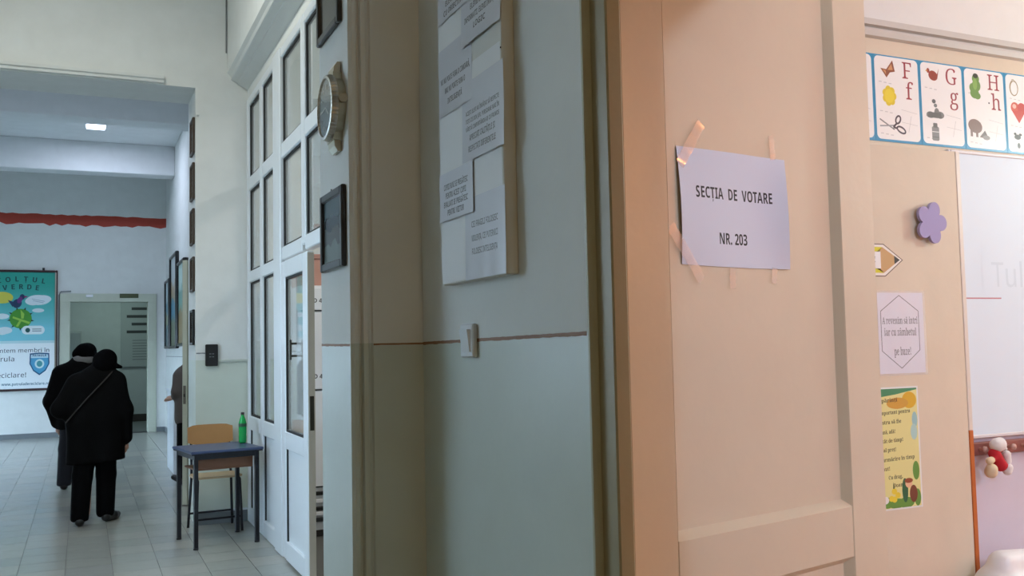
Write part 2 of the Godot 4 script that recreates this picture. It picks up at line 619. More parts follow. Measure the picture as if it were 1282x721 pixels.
	bs.prism(PackedVector2Array([Vector2(1.175, CEIL), Vector2(1.175, 4.01), Vector2(1.20, 3.985), Vector2(1.212, 3.965), Vector2(1.205, 3.952), Vector2(1.215, 3.945), Vector2(1.26, 3.925), Vector2(1.265, 3.915), Vector2(1.352, 3.87), Vector2(1.352, 3.765), Vector2(1.5, 3.765), Vector2(1.5, CEIL)]), PORTAL_Z, -2.66, 2)
	obj("beam", bs, mats["white wall"], b)
	# wall part between partition and pier, out of sight behind the pier
	var hid := setting("wall_right_recess", "recessed corridor wall behind the pier")
	two_tone(hid, rect2(PART_X, -5.15, PART_X + 0.15, -2.86), 3.765)

func window(called: String, label: String, at: Vector3, w: float, h: float, n: int):
	# glazed opening along z in a left wall, starting at «at»
	var t := setting(called, label, at)
	for i in n + 1:
		var z := w * i / n
		block("window_post", Vector3(-0.04, 0, clampf(z - 0.03, 0, w - 0.06)), Vector3(0.04, h, clampf(z - 0.03, 0, w - 0.06) + 0.06), mats["white plastic"], t)
	block("window_sill", Vector3(-0.09, 0, 0), Vector3(0.1, 0.08, w), mats["white plastic"], t)
	block("window_head", Vector3(-0.04, h - 0.06, 0), Vector3(0.04, h, w), mats["white plastic"], t)
	for i in n:
		block("pane", Vector3(-0.004, 0.08, w * i / n + 0.03), Vector3(0.004, h - 0.06, w * (i + 1) / n - 0.03), mats["pane"], t)

func shell_far():
	var w := setting("wall_far", "white end wall of the far corridor with a rough red painted band")
	var z1 := FAR_Z - 0.25
	block("plaster", Vector3(-3.3, 0, z1), Vector3(-0.34, CEIL, FAR_Z), mats["white wall"], w)
	block("plaster", Vector3(1.25, 0, z1), Vector3(FAR_X + 0.2, CEIL, FAR_Z), mats["white wall"], w)
	block("plaster", Vector3(-0.34, 2.58, z1), Vector3(1.25, CEIL, FAR_Z), mats["white wall"], w)
	var rb := ragged(Vector3(-3.2, 4.0, FAR_Z), Vector3(FAR_X, 4.0, FAR_Z), Vector3.BACK, 0.10, 0.125, 46, 0.003)
	obj("painted_band", rb, mats["red paint"], w)
	var r := setting("wall_far_right", "white side wall of the far corridor with framed posters")
	block("plaster", Vector3(FAR_X, 0, FAR_Z), Vector3(FAR_X + 0.2, CEIL, PORTAL_Z - 0.6), mats["white wall"], r)
	obj("painted_line", ragged(Vector3(FAR_X, 1.425, FAR_Z), Vector3(FAR_X, 1.425, PORTAL_Z - 0.6), Vector3.LEFT, 0.006, 0.006, 80, 0.002), mats["skirting grey"], r)
	var l := setting("wall_far_left", "white left wall of the far corridor")
	block("plaster", Vector3(-3.4, 0, FAR_Z - 0.25), Vector3(-3.2, CEIL, -19.0), mats["white wall"], l)
	block("plaster", Vector3(-3.4, 0, -13.0), Vector3(-3.2, CEIL, PORTAL_Z - 0.6), mats["white wall"], l)
	block("plaster", Vector3(-3.4, 2.1, -19.0), Vector3(-3.2, CEIL, -13.0), mats["white wall"], l)
	window("window_2", "row of glazed entrance windows in the far corridor's left wall out of frame", Vector3(-3.3, 0.0, -19.0), 6.0, 2.1, 5)
	var gr := setting("ground_outside", "grey paved yard outside the windows")
	block("paving", Vector3(-24, -0.3, -32), Vector3(-3.4, -0.1, 8), mats["grout"], gr)
	var c := setting("ceiling_far", "white far corridor ceiling crossed by two deep beams")
	block("plaster", Vector3(-3.4, CEIL, z1), Vector3(FAR_X + 0.2, CEIL + 0.2, PORTAL_Z - 0.3), mats["ceiling white"], c)
	block("beam", Vector3(-3.2, 4.60, -13.75), Vector3(FAR_X, CEIL, -13.35), mats["ceiling white"], c, 0.01)
	block("beam", Vector3(-3.2, 4.60, -17.75), Vector3(FAR_X, CEIL, -17.35), mats["ceiling white"], c, 0.01)
	var bb := setting("baseboard_far", "blue-grey skirting along the far corridor walls")
	block("skirting", Vector3(-3.2, 0, FAR_Z), Vector3(-0.39, 0.09, FAR_Z + 0.02), mats["skirting grey"], bb)
	block("skirting", Vector3(1.29, 0, FAR_Z), Vector3(FAR_X, 0.09, FAR_Z + 0.02), mats["skirting grey"], bb)
	block("skirting", Vector3(FAR_X - 0.02, 0, FAR_Z), Vector3(FAR_X, 0.09, -13.4), mats["skirting grey"], bb)
	# far doorway
	var d := setting("door_1", "white far doorway casing at the corridor end")
	for s in [[-0.388, -0.213], [1.127, 1.284]]:
		block("jamb_casing", Vector3(s[0], 0, FAR_Z - 0.01), Vector3(s[1], 2.62, FAR_Z + 0.03), mats["frame paint"], d, 0.008)
	block("head_casing", Vector3(-0.388, 2.47, FAR_Z - 0.01), Vector3(1.284, 2.625, FAR_Z + 0.034), mats["frame paint"], d, 0.008)
	block("jamb_lining", Vector3(-0.34, 0, z1), Vector3(-0.213, 2.58, FAR_Z - 0.01), mats["frame paint"], d)
	block("jamb_lining", Vector3(1.127, 0, z1), Vector3(1.25, 2.58, FAR_Z - 0.01), mats["frame paint"], d)
	block("head_lining", Vector3(-0.213, 2.47, z1), Vector3(1.127, 2.58, FAR_Z - 0.01), mats["frame paint"], d)
	block("threshold", Vector3(-0.213, 0, z1), Vector3(1.127, 0.012, FAR_Z + 0.02), mat("threshold", rgb(54, 56, 58), 0.5), d)
	# dim room past it
	var e := setting("wall_beyond", "dim grey walls of the room past the far doorway")
	var zz := FAR_Z - 3.2
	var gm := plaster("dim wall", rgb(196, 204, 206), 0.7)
	block("plaster", Vector3(-1.6, 0, zz - 0.2), Vector3(3.0, 3.4, zz), gm, e)
	e = setting("wall_beyond_side", "dim side walls and ceiling of the room past the far doorway")
	block("plaster", Vector3(-1.7, 0, zz), Vector3(-1.5, 3.4, z1), gm, e)
	block("plaster", Vector3(2.8, 0, zz), Vector3(3.0, 3.4, z1), gm, e)
	block("plaster", Vector3(1.6, 0, z1), Vector3(3.0, 3.4, z1 + 0.2), gm, e)
	block("ceiling_panel", Vector3(-1.7, 3.4, zz), Vector3(3.0, 3.5, z1 + 0.1), gm, e)
	e = setting("baseboard_beyond", "dark skirting of the dim room past the far doorway")
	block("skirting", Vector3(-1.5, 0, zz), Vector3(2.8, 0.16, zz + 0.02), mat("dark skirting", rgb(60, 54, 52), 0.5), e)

func shell_classroom():
	var w := setting("wall_classroom", "classroom wall: white above the rail, lilac below the whiteboard")
	block("upper_paint", Vector3(0.8, 2.70, CLASS_Z - 0.02), Vector3(6.0, 3.6, CLASS_Z), mats["class white"], w)
	block("middle_paint", Vector3(0.8, 1.2, CLASS_Z - 0.02), Vector3(6.0, 2.70, CLASS_Z), mats["class beige"], w)
	block("lower_paint", Vector3(0.8, 0, CLASS_Z - 0.02), Vector3(6.0, 1.2, CLASS_Z), mats["class lilac"], w)
	var t := setting("trim_2", "projecting cream picture rail above the alphabet cards")
	var ts := Shape.new()
	ts.prism(PackedVector2Array([Vector2(CLASS_Z, 2.640), Vector2(CLASS_Z + 0.018, 2.645), Vector2(CLASS_Z + 0.026, 2.662), Vector2(CLASS_Z + 0.026, 2.668), Vector2(CLASS_Z + 0.012, 2.672), Vector2(CLASS_Z + 0.012, 2.678), Vector2(CLASS_Z + 0.03, 2.682), Vector2(CLASS_Z + 0.03, 2.705), Vector2(CLASS_Z, 2.712)]), 0.8, 6.0, 0)
	obj("rail", ts, mat("rail grey", rgb(206, 198, 190), 0.5), t)
	var p := setting("trim_3", "beige wall panel with orange lower edge beside the whiteboard")
	block("panel", Vector3(1.22, 0, CLASS_Z), Vector3(3.074, 2.215, CLASS_Z + 0.06), mats["class beige"], p, 0.002)
	block("edging", Vector3(3.074, 1.14, CLASS_Z), Vector3(3.096, 2.215, CLASS_Z + 0.062), mat("cream edging", rgb(228, 214, 200), 0.4), p, 0.002)
	tag(block("edging", Vector3(3.074, 0, CLASS_Z), Vector3(3.096, 1.14, CLASS_Z + 0.063), mat("orange edging", rgb(196, 104, 40), 0.4), p, 0.002), "orange edging", "")
	var r := setting("wall_classroom_right", "classroom side wall out of frame")
	block("plaster", Vector3(6.0, 0, CLASS_Z), Vector3(6.2, 3.6, 6.0), mats["class white"], r)
	var b := setting("wall_classroom_back", "classroom back wall out of frame")
	block("plaster", Vector3(1.21, 0, 6.0), Vector3(6.2, 3.6, 6.2), mats["class beige"], b)
	var c := setting("ceiling_classroom", "classroom ceiling out of frame")
	block("plaster", Vector3(1.21, 3.6, CLASS_Z - 0.2), Vector3(6.2, 3.8, 6.2), mats["class white"], c)
	var f := setting("floor_classroom", "warm brown parquet floor of the classroom")
	block("parquet", Vector3(0.8, -0.006, CLASS_Z), Vector3(6.0, 0.0, 6.0), mats["parquet"], f)
	# frame at the hinge side
	var d := setting("door_2", "grey-green classroom door frame at the hinge side")
	block("jamb_strip", Vector3(0.774, 0, -1.371), Vector3(0.803, 2.265, -1.302), mats["door frame paint"], d, 0.003)
	block("jamb_reveal", Vector3(0.758, 0, -1.36), Vector3(0.776, 2.265, -1.353), mats["casing paint"], d, 0.001)

func shell_side_room():
	var w := setting("wall_side_room", "white walls of the room behind the glazed partition")
	block("plaster", Vector3(5.0, 0, PORTAL_Z), Vector3(5.2, 4.2, -2.86), mats["white wall"], w)
	var c := setting("ceiling_side_room", "white ceiling of the room behind the glazed partition")
	block("plaster", Vector3(1.5, 4.2, PORTAL_Z), Vector3(5.2, 4.4, -2.86), mats["ceiling white"], c)

func floor_tiles():
	var f := get_node("floor")
	var bm := BoxMesh.new()
	bm.size = Vector3(0.2965, 0.0055, 0.2965)
	var many := Shape.new()
	var single := 0
	for j in range(-36, 52):
		for i in range(-11, 5):
			var c := Vector3(0.2 + 0.3 * i + 0.15, -0.00275, -8.3 - 0.3 * j - 0.15)
			if c.x > (PART_X if c.z > PORTAL_Z else FAR_X) + 0.14 or c.z < FAR_Z - 0.1 or c.z > 6.0:
				continue
			if c.z > -5.2 and c.x > NEAR_X + 0.1:
				continue
			var seen := c.z < -6.9 and c.z > -15.9 and c.x > 0.07 * c.z - 0.25
			if seen and single < 300:
				single += 1
				var t := put("tile", bm, mats[["tile", "tile warm", "tile cool"][rng.randi() % 3]], f)
				t.position = c + Vector3(0, rng.randf_range(-0.0004, 0.0), 0)
			else:
				many.box(c - Vector3(0.148, 0.00275, 0.148), c + Vector3(0.148, 0.00275, 0.148))
	obj("tile_field", many, mats["tile"], f).set_meta("kind", "stuff")

func lamp(called: String, label: String, at: Vector3, size: Vector2, col: Color, energy: float, glow: float, group := ""):
	var t := thing(called, label, "ceiling lamp", at, 0.0, group)
	var s := Shape.new()
	s.box(Vector3(-size.x / 2 - 0.02, -0.03, -size.y / 2 - 0.02), Vector3(size.x / 2 + 0.02, 0.0, size.y / 2 + 0.02), 0.006)
	obj("housing", s, mats["white plastic"], t)
	var m := mat("lamp glow " + str(col) + str(glow), Color.WHITE, 0.5)
	m.emission_enabled = true
	m.emission = col
	m.emission_energy_multiplier = glow
	var d := Shape.new()
	d.box(Vector3(-size.x / 2, -0.055, -size.y / 2), Vector3(size.x / 2, -0.03, size.y / 2), 0.012)
	obj("diffuser", d, m, t)
	var l := AreaLight3D.new()
	l.name = "light"
	l.area_size = size
	l.light_color = col
	l.light_energy = energy
	l.shadow_enabled = true
	l.area_range = 30.0
	l.area_attenuation = 2.0
	l.rotation_degrees.x = -90
	l.position.y = -0.06
	t.add_child(l)

func globe(label: String, at: Vector3, top: float, r: float, col: Color, energy: float):
	var t := thing("hanging_lamp", label, "hanging lamp", at)
	var rod := Shape.new()
	rod.tube([Vector3(0, r, 0), Vector3(0, top - at.y, 0)], 0.008, 8)
	obj("rod", rod, mats["white plastic"], t)
	var cup := Shape.new()
	cup.lathe([Vector2(0.05, r - 0.02), Vector2(0.045, r + 0.03), Vector2(0.0001, r + 0.04)], 16)
	obj("cup", cup, mats["white plastic"], t)
	var m := mat("globe glow " + str(col), Color.WHITE, 0.4)
	m.emission_enabled = true
	m.emission = col
	m.emission_energy_multiplier = 2.0
	var g := Shape.new()
	g.ball(Vector3.ZERO, Vector3.ONE * r, 20, 12)
	obj("globe", g, m, t)
	var l := OmniLight3D.new()
	l.name = "light"
	l.light_color = col
	l.light_energy = energy
	l.light_size = r
	l.omni_range = 30.0
	l.omni_attenuation = 2.0
	l.shadow_enabled = true
	t.add_child(l)

func lamps():
	var g := 3.0
	lamp("ceiling_lamp", "small glowing rectangular lamp on the far corridor ceiling between the two beams", Vector3(0.17, CEIL, -16.0), Vector2(0.27, 0.34), LIGHT.far[0], LIGHT.far[1], 6.0)
	lamp("ceiling_lamp", "tube lamp on the far corridor ceiling hidden above the wide opening", Vector3(-0.6, CEIL, -10.6), Vector2(1.2, 0.3), LIGHT.hall[0], LIGHT.hall[1], g)
	lamp("ceiling_lamp", "tube lamp on the near corridor ceiling above the frame", Vector3(-0.4, CEIL, -6.2), Vector2(0.3, 1.2), LIGHT.near[0], LIGHT.near[1], g)
	lamp("ceiling_lamp", "lamp on the corridor ceiling behind the viewer", Vector3(0.15, CEIL, 3.2), Vector2(0.3, 1.2), LIGHT.back[0], LIGHT.back[1], g)
	lamp("ceiling_lamp", "lamp on the side room ceiling behind the partition", Vector3(3.2, 4.2, -6.0), Vector2(0.3, 1.2), LIGHT.side[0], LIGHT.side[1], g)
	lamp("ceiling_lamp", "lamp on the ceiling of the dim room past the far doorway", Vector3(0.6, 3.4, FAR_Z - 1.6), Vector2(0.3, 0.6), LIGHT.beyond[0], LIGHT.beyond[1], g)
	globe("cool globe lamp hanging in the classroom near the corridor wall", Vector3(2.25, 3.15, 2.8), 3.6, 0.12, LIGHT.cool[0], LIGHT.cool[1])
	globe("globe lamp hanging in the classroom before the whiteboard", Vector3(5.0, 2.4, -1.5), 3.6, 0.12, LIGHT.board[0], LIGHT.board[1])
	globe("warm globe lamp hanging deep in the classroom", Vector3(5.5, 2.7, 1.5), 3.6, 0.12, LIGHT.warm[0], LIGHT.warm[1])

# ---------------------------------------------------------------- corridor fittings
func partition():
	var p := thing("glazed_partition", "tall white framed glazed partition with many panes along the corridor's right side", "partition", Vector3(PART_X, 0, -8.62))
	p.set_meta("kind", "structure")
	var W: Material = mats["white plastic"]
	var G: Material = mats["pane"]
	var x0 := 0.0; var x1 := 0.06
	var member := func(called: String, za: float, zb: float, ya: float, yb: float, bev := 0.008, xo := 0.0):
		block(called, Vector3(x0 - xo, ya, za + 8.62), Vector3(x1, yb, zb + 8.62), W, p, bev)
	var pane := func(za: float, zb: float, ya: float, yb: float):
		var pn := block("pane", Vector3(0.03, ya, za + 8.62), Vector3(0.036, yb, zb + 8.62), G, p)
		var s := Shape.new()
		var a := za + 8.62; var b := zb + 8.62
		for q in [[a, a + 0.014, ya, yb], [b - 0.014, b, ya, yb], [a + 0.014, b - 0.014, ya, ya + 0.014], [a + 0.014, b - 0.014, yb - 0.014, yb]]:
			s.box(Vector3(0.016, q[2], q[0]), Vector3(0.03, q[3], q[1]))
		obj("gasket", s, mats["dark gasket"], pn)
	var posts := [-8.62, -7.80, -7.24, -6.28, -5.30]
	member.call("post", -8.62, -8.52, 0.0, 3.765)
	member.call("mullion", -7.95, -7.84, 0.0, 3.765)
	member.call("post", -7.28, -7.0, 0.0, 3.765, 0.008, 0.012)
	member.call("mullion", -6.31, -6.20, 2.2, 3.765)
	member.call("post", -5.32, -5.15, 0.0, 3.765)
	for b in [[-8.52, -7.95], [-7.84, -7.28], [-7.0, -6.31], [-6.20, -5.32]]:
		member.call("head_rail", b[0], b[1], 3.69, 3.765)
		member.call("transom", b[0], b[1], 2.92, 3.04)
		member.call("transom", b[0], b[1], 2.10 if b[0] < -7.1 else 2.16, 2.20 if b[0] < -7.1 else 2.26)
		pane.call(b[0], b[1], 3.04, 3.69)
		pane.call(b[0], b[1], 2.20 if b[0] < -7.1 else 2.26, 2.92)
	for b in [[-8.52, -7.95], [-7.84, -7.28]]:
		member.call("mid_rail", b[0], b[1], 0.81, 0.93)
		member.call("bottom_rail", b[0], b[1], 0.0, 0.13)
		pane.call(b[0], b[1], 0.93, 2.10)
		var ip := block("infill_panel", Vector3(0.026, 0.13, b[0] + 8.62), Vector3(0.045, 0.81, b[1] + 8.62), W, p)
		var s := Shape.new()
		s.box(Vector3(0.014, 0.13, b[0] + 8.62 + 0.002), Vector3(0.027, 0.81, b[0] + 8.635))
		s.box(Vector3(0.014, 0.13, b[1] + 8.605), Vector3(0.027, 0.81, b[1] + 8.618))
		obj("gasket", s, mats["dark gasket"], ip)
	# the door leaf in the partition
	var d := thing("glazed_door", "white framed glazed door leaf standing in the partition beside the open gap", "door", Vector3(PART_X, 0, -6.93))
	var leaf := Shape.new()
	var z1 := 0.86
	leaf.box(Vector3(-0.02, 0.02, 0), Vector3(0.03, 2.14, 0.13), 0.008)
	leaf.box(Vector3(-0.02, 0.02, z1 - 0.13), Vector3(0.03, 2.14, z1), 0.008)
	leaf.box(Vector3(-0.02, 0.02, 0.13), Vector3(0.03, 0.15, z1 - 0.13), 0.004)
	leaf.box(Vector3(-0.02, 0.80, 0.13), Vector3(0.03, 0.92, z1 - 0.13), 0.004)
	leaf.box(Vector3(-0.02, 2.02, 0.13), Vector3(0.03, 2.14, z1 - 0.13), 0.004)
	var lfm := obj("leaf_frame", leaf, W, d)
	block("pane", Vector3(0.004, 0.92, 0.13), Vector3(0.010, 2.02, z1 - 0.13), G, d)
	block("infill_panel", Vector3(0.0, 0.15, 0.13), Vector3(0.014, 0.80, z1 - 0.13), W, d)
	var g := Shape.new()
	for q in [[0.13, 0.145, 0.92, 2.02], [z1 - 0.145, z1 - 0.13, 0.92, 2.02], [0.145, z1 - 0.145, 0.92, 0.935], [0.145, z1 - 0.145, 2.005, 2.02], [0.13, 0.143, 0.15, 0.80], [z1 - 0.143, z1 - 0.13, 0.15, 0.8]]:
		g.box(Vector3(-0.012, q[2], q[0]), Vector3(0.002, q[3], q[1]))
	obj("gasket", g, mats["dark gasket"], lfm)
	var e := Shape.new()
	e.box(Vector3(-0.014, 0.03, z1), Vector3(0.03, 2.13, z1 + 0.004))
	var es := obj("edge_strip", e, mat("grey edge", rgb(206, 198, 184), 0.5), d)
	block("lock_plate", Vector3(-0.004, 0.98, z1 + 0.004), Vector3(0.022, 1.2, z1 + 0.007), mat("dark steel", rgb(70, 68, 62), 0.35, 0.8), es)
	var h := Shape.new()
	h.box(Vector3(-0.045, 1.43, 0.40), Vector3(-0.03, 1.57, 0.425), 0.004)
	h.box(Vector3(-0.03, 1.45, 0.405), Vector3(0.006, 1.465, 0.42))
	h.box(Vector3(-0.03, 1.535, 0.405), Vector3(0.006, 1.55, 0.42))
	obj("pull_handle", h, mat("dark steel"), lfm)
	# sheets stuck on the inside of the far pane
	for q in [[-8.24, 2.0, 0.2, 0.42, "printed sheet taped high on the partition's far pane"], [-8.22, 1.55, 0.2, 0.28, "printed sheet taped lower on the partition's far pane"]]:
		var cv := Canvas.new(128, 200, rgb(205, 210, 212))
		for k in 14:
			cv.rect(14, 20 + k * 12, rng.randi_range(60, 112), 25 + k * 12, rgb(130, 134, 140))
		var m := put("paper_sheet", sheet(q[2], q[3]), print_mat("pane sheet" + str(q[1]), cv))
		m.position = Vector3(PART_X + 0.04, q[1] - q[3] / 2, q[0])
		m.rotation_degrees.y = -90
		tag(m, q[4], "paper", "sheets on the partition glass")
	# cabinet seen through the gap
	var c := thing("cabinet", "white cabinet seen through the gap beside the glazed door", "cabinet", Vector3(1.95, 0, -7.9))
	block("body", Vector3(-0.35, 0.05, -0.3), Vector3(0.35, 2.02, 0.28), mats["paper"], c, 0.004)
	block("plinth", Vector3(-0.34, 0, -0.29), Vector3(0.34, 0.05, 0.26), mat("dark skirting"), c)
	for y in [[1.82, 2.01], [1.18, 1.81], [0.40, 1.17]]:
		block("door", Vector3(-0.345, y[0], 0.28), Vector3(0.345, y[1] - 0.012, 0.298), mats["paper"], c, 0.003)
	for y in [1.815, 1.172, 0.395]:
		block("shadow_joint", Vector3(-0.345, y - 0.006, 0.278), Vector3(0.345, y + 0.004, 0.29), mats["dark gasket"], c)
	for y in [[0.33, "black plastic"], [0.27, "paper"], [0.21, "black plastic"], [0.17, "paper"], [0.12, "dark gasket"]]:
		block("folder", Vector3(-0.33, y[0], 0.0), Vector3(0.2, y[0] + 0.03, 0.31), mats[y[1]], c, 0.003)
	var lab := Canvas.new(128, 64, rgb(236, 238, 242))
	lab.text("D 4", 64, 50, 40, rgb(50, 50, 54), "Droid Sans", 700)
	for y in [1.895, 1.28]:
		var m := put("printed_label", sheet(0.11, 0.055), print_mat("cabinet label", lab), c)
		m.position = Vector3(-0.21, y, 0.2995)
	var tp := thing("storage_box", "pinkish brown box standing on the white cabinet behind the gap", "box", Vector3(1.9, 2.02, -7.85))
	block("body", Vector3(-0.3, 0, -0.2), Vector3(0.3, 0.22, 0.2), mat("pink box", rgb(196, 150, 136), 0.7), tp, 0.006)
	block("lid", Vector3(-0.31, 0.22, -0.21), Vector3(0.31, 0.26, 0.21), mat("pink lid", rgb(180, 134, 122), 0.7), tp, 0.006)

func frame_on_wall(called: String, label: String, category: String, at: Vector3, turn: float, w: float, h: float, bar: float, deep: float, fm: Material, pm: Material, group := "", mount := 0.0) -> Node3D:
	# framed picture: at = centre of its back, hanging on a wall whose outward side is local +z
	var t := thing(called, label, category, at, turn, group)
	var s := Shape.new()
	var prof := PackedVector2Array()
	s.box(Vector3(-w / 2, -h / 2, 0), Vector3(-w / 2 + bar, h / 2, deep), deep * 0.2)
	s.box(Vector3(w / 2 - bar, -h / 2, 0), Vector3(w / 2, h / 2, deep), deep * 0.2)
	s.box(Vector3(-w / 2 + bar, -h / 2, 0), Vector3(w / 2 - bar, -h / 2 + bar, deep), deep * 0.2)
	s.box(Vector3(-w / 2 + bar, h / 2 - bar, 0), Vector3(w / 2 - bar, h / 2, deep), deep * 0.2)
	obj("frame", s, fm, t)
	var p := put("picture", sheet(w - 2 * bar + 0.002, h - 2 * bar + 0.002), pm, t)
	p.position.z = deep * 0.45
	return t

func photo(key: String, cols: Array, rough := 0.12) -> StandardMaterial3D:
	# a dim landscape-like photograph: sky, hills, foreground
	var cv := Canvas.new(160, 200, cols[0])
	var y := 40.0
	for i in range(1, cols.size()):
		var p := []
		var yy := 40.0 + 160.0 * (i - 1) / cols.size() + 20
		for k in 9:
			p.append(Vector2(k * 20, yy + rng.randf_range(-14, 14)))
		p.append(Vector2(160, 200)); p.append(Vector2(0, 200))
		cv.poly(p, cols[i])
	return print_mat(key, cv, rough)

func pier_things():
	var p1 := photo("pier photo", [rgb(96, 116, 124), rgb(78, 92, 104), rgb(104, 112, 112), rgb(128, 142, 140)])
	var p2 := photo("pier photo two", [rgb(60, 60, 58), rgb(96, 92, 86), rgb(70, 66, 60)])
	var a := frame_on_wall("picture_frame", "small black framed picture hanging below the clock on the pier", "picture", Vector3(PIER_X, 1.80, -2.336), -90, 0.228, 0.20, 0.02, 0.013, mats["black frame"], p1, "pier pictures")
	var hk := Shape.new()
	hk.tube([Vector3(-0.02, 0.1, 0.004), Vector3(-0.02, 0.108, 0.004)], 0.0016, 6)
	obj("hook", hk, mats["black plastic"], a)
	frame_on_wall("picture_frame", "black framed picture above the clock cut by the top of the view", "picture", Vector3(PIER_X, 2.42, -2.36), -90, 0.228, 0.22, 0.02, 0.013, mats["black frame"], p2, "pier pictures")
	# wall clock shaped like a wrist watch
	var c := thing("wall_clock", "round silver wall clock shaped like a wrist watch between two black frames", "clock", Vector3(PIER_X, 2.10, -2.29), -90)
	var gold := mat("clock case", rgb(176, 168, 146), 0.28, 1.0)
	var body := Shape.new()
	var pl := PackedVector2Array()
	for i in 17:      # barrel case with lugs above and below
		pl.append(Vector2(0.078 * cos(-PI / 3 + TAU / 3 * i / 16.0) * 1.02, 0.078 * sin(-PI / 3 + TAU / 3 * i / 16.0)))
	pl.append(Vector2(0.034, 0.085)); pl.append(Vector2(-0.034, 0.085))
	for i in 17:
		pl.append(Vector2(0.078 * cos(PI - PI / 3 + TAU / 3 * i / 16.0) * 1.02, 0.078 * sin(PI - PI / 3 + TAU / 3 * i / 16.0)))
	pl.append(Vector2(-0.034, -0.085)); pl.append(Vector2(0.034, -0.085))
	body.prism(pl, 0.0, 0.022, 2)
	var cs := obj("case", body, gold, c)
	for s in [1.0, -1.0]:
		var lug := Shape.new()
		var q := PackedVector2Array([Vector2(0.003, s * 0.08), Vector2(0.020, s * 0.08), Vector2(0.018, s * 0.10), Vector2(0.010, s * 0.112), Vector2(0.002, s * 0.112)])
		lug.prism(q, -0.03, 0.03, 0)
		obj("strap_stub", lug, gold, c)
	var bez := Shape.new()
	bez.lathe([Vector2(0.081, 0.020), Vector2(0.081, 0.026), Vector2(0.078, 0.036), Vector2(0.072, 0.037), Vector2(0.070, 0.031)], 96, Vector3.BACK, Vector3.ZERO, -1, 0.0022)
	obj("fluted_bezel", bez, mats["steel"], c)
	var dial := Shape.new()
	dial.lathe([Vector2(0.072, 0.030), Vector2(0.0001, 0.030)], 48, Vector3.BACK)
	var dl := obj("dial", dial, mat("dial", rgb(118, 128, 126), 0.25), c)
	for k in 12:
		var mk := Shape.new()
		var an := TAU * k / 12.0
		var o := Vector3(sin(an), cos(an), 0)
		mk.bar(o * 0.048 + Vector3(0, 0, 0.0312), o * 0.06 + Vector3(0, 0, 0.0312), 0.004, 0.0016, Vector3.BACK)
		obj("hour_mark", mk, mats["steel"], dl)
	for hnd in [[2.2, 0.035, 0.004], [4.6, 0.052, 0.003]]:
		var hs := Shape.new()
		hs.bar(Vector3(0, 0, 0.033), Vector3(sin(hnd[0]) * hnd[1], cos(hnd[0]) * hnd[1], 0.033), hnd[2], 0.001, Vector3.BACK)
		obj("hand", hs, mats["steel"], dl)
	var cg := Shape.new()
	cg.lathe([Vector2(0.071, 0.0345), Vector2(0.0001, 0.0352)], 48, Vector3.BACK)
	obj("crystal", cg, mats["pane"], c)
	var cr := Shape.new()
	cr.tube([Vector3(0.076, 0.006, 0.011), Vector3(0.092, 0.006, 0.011)], 0.011, 14)
	obj("crown", cr, gold, cs)

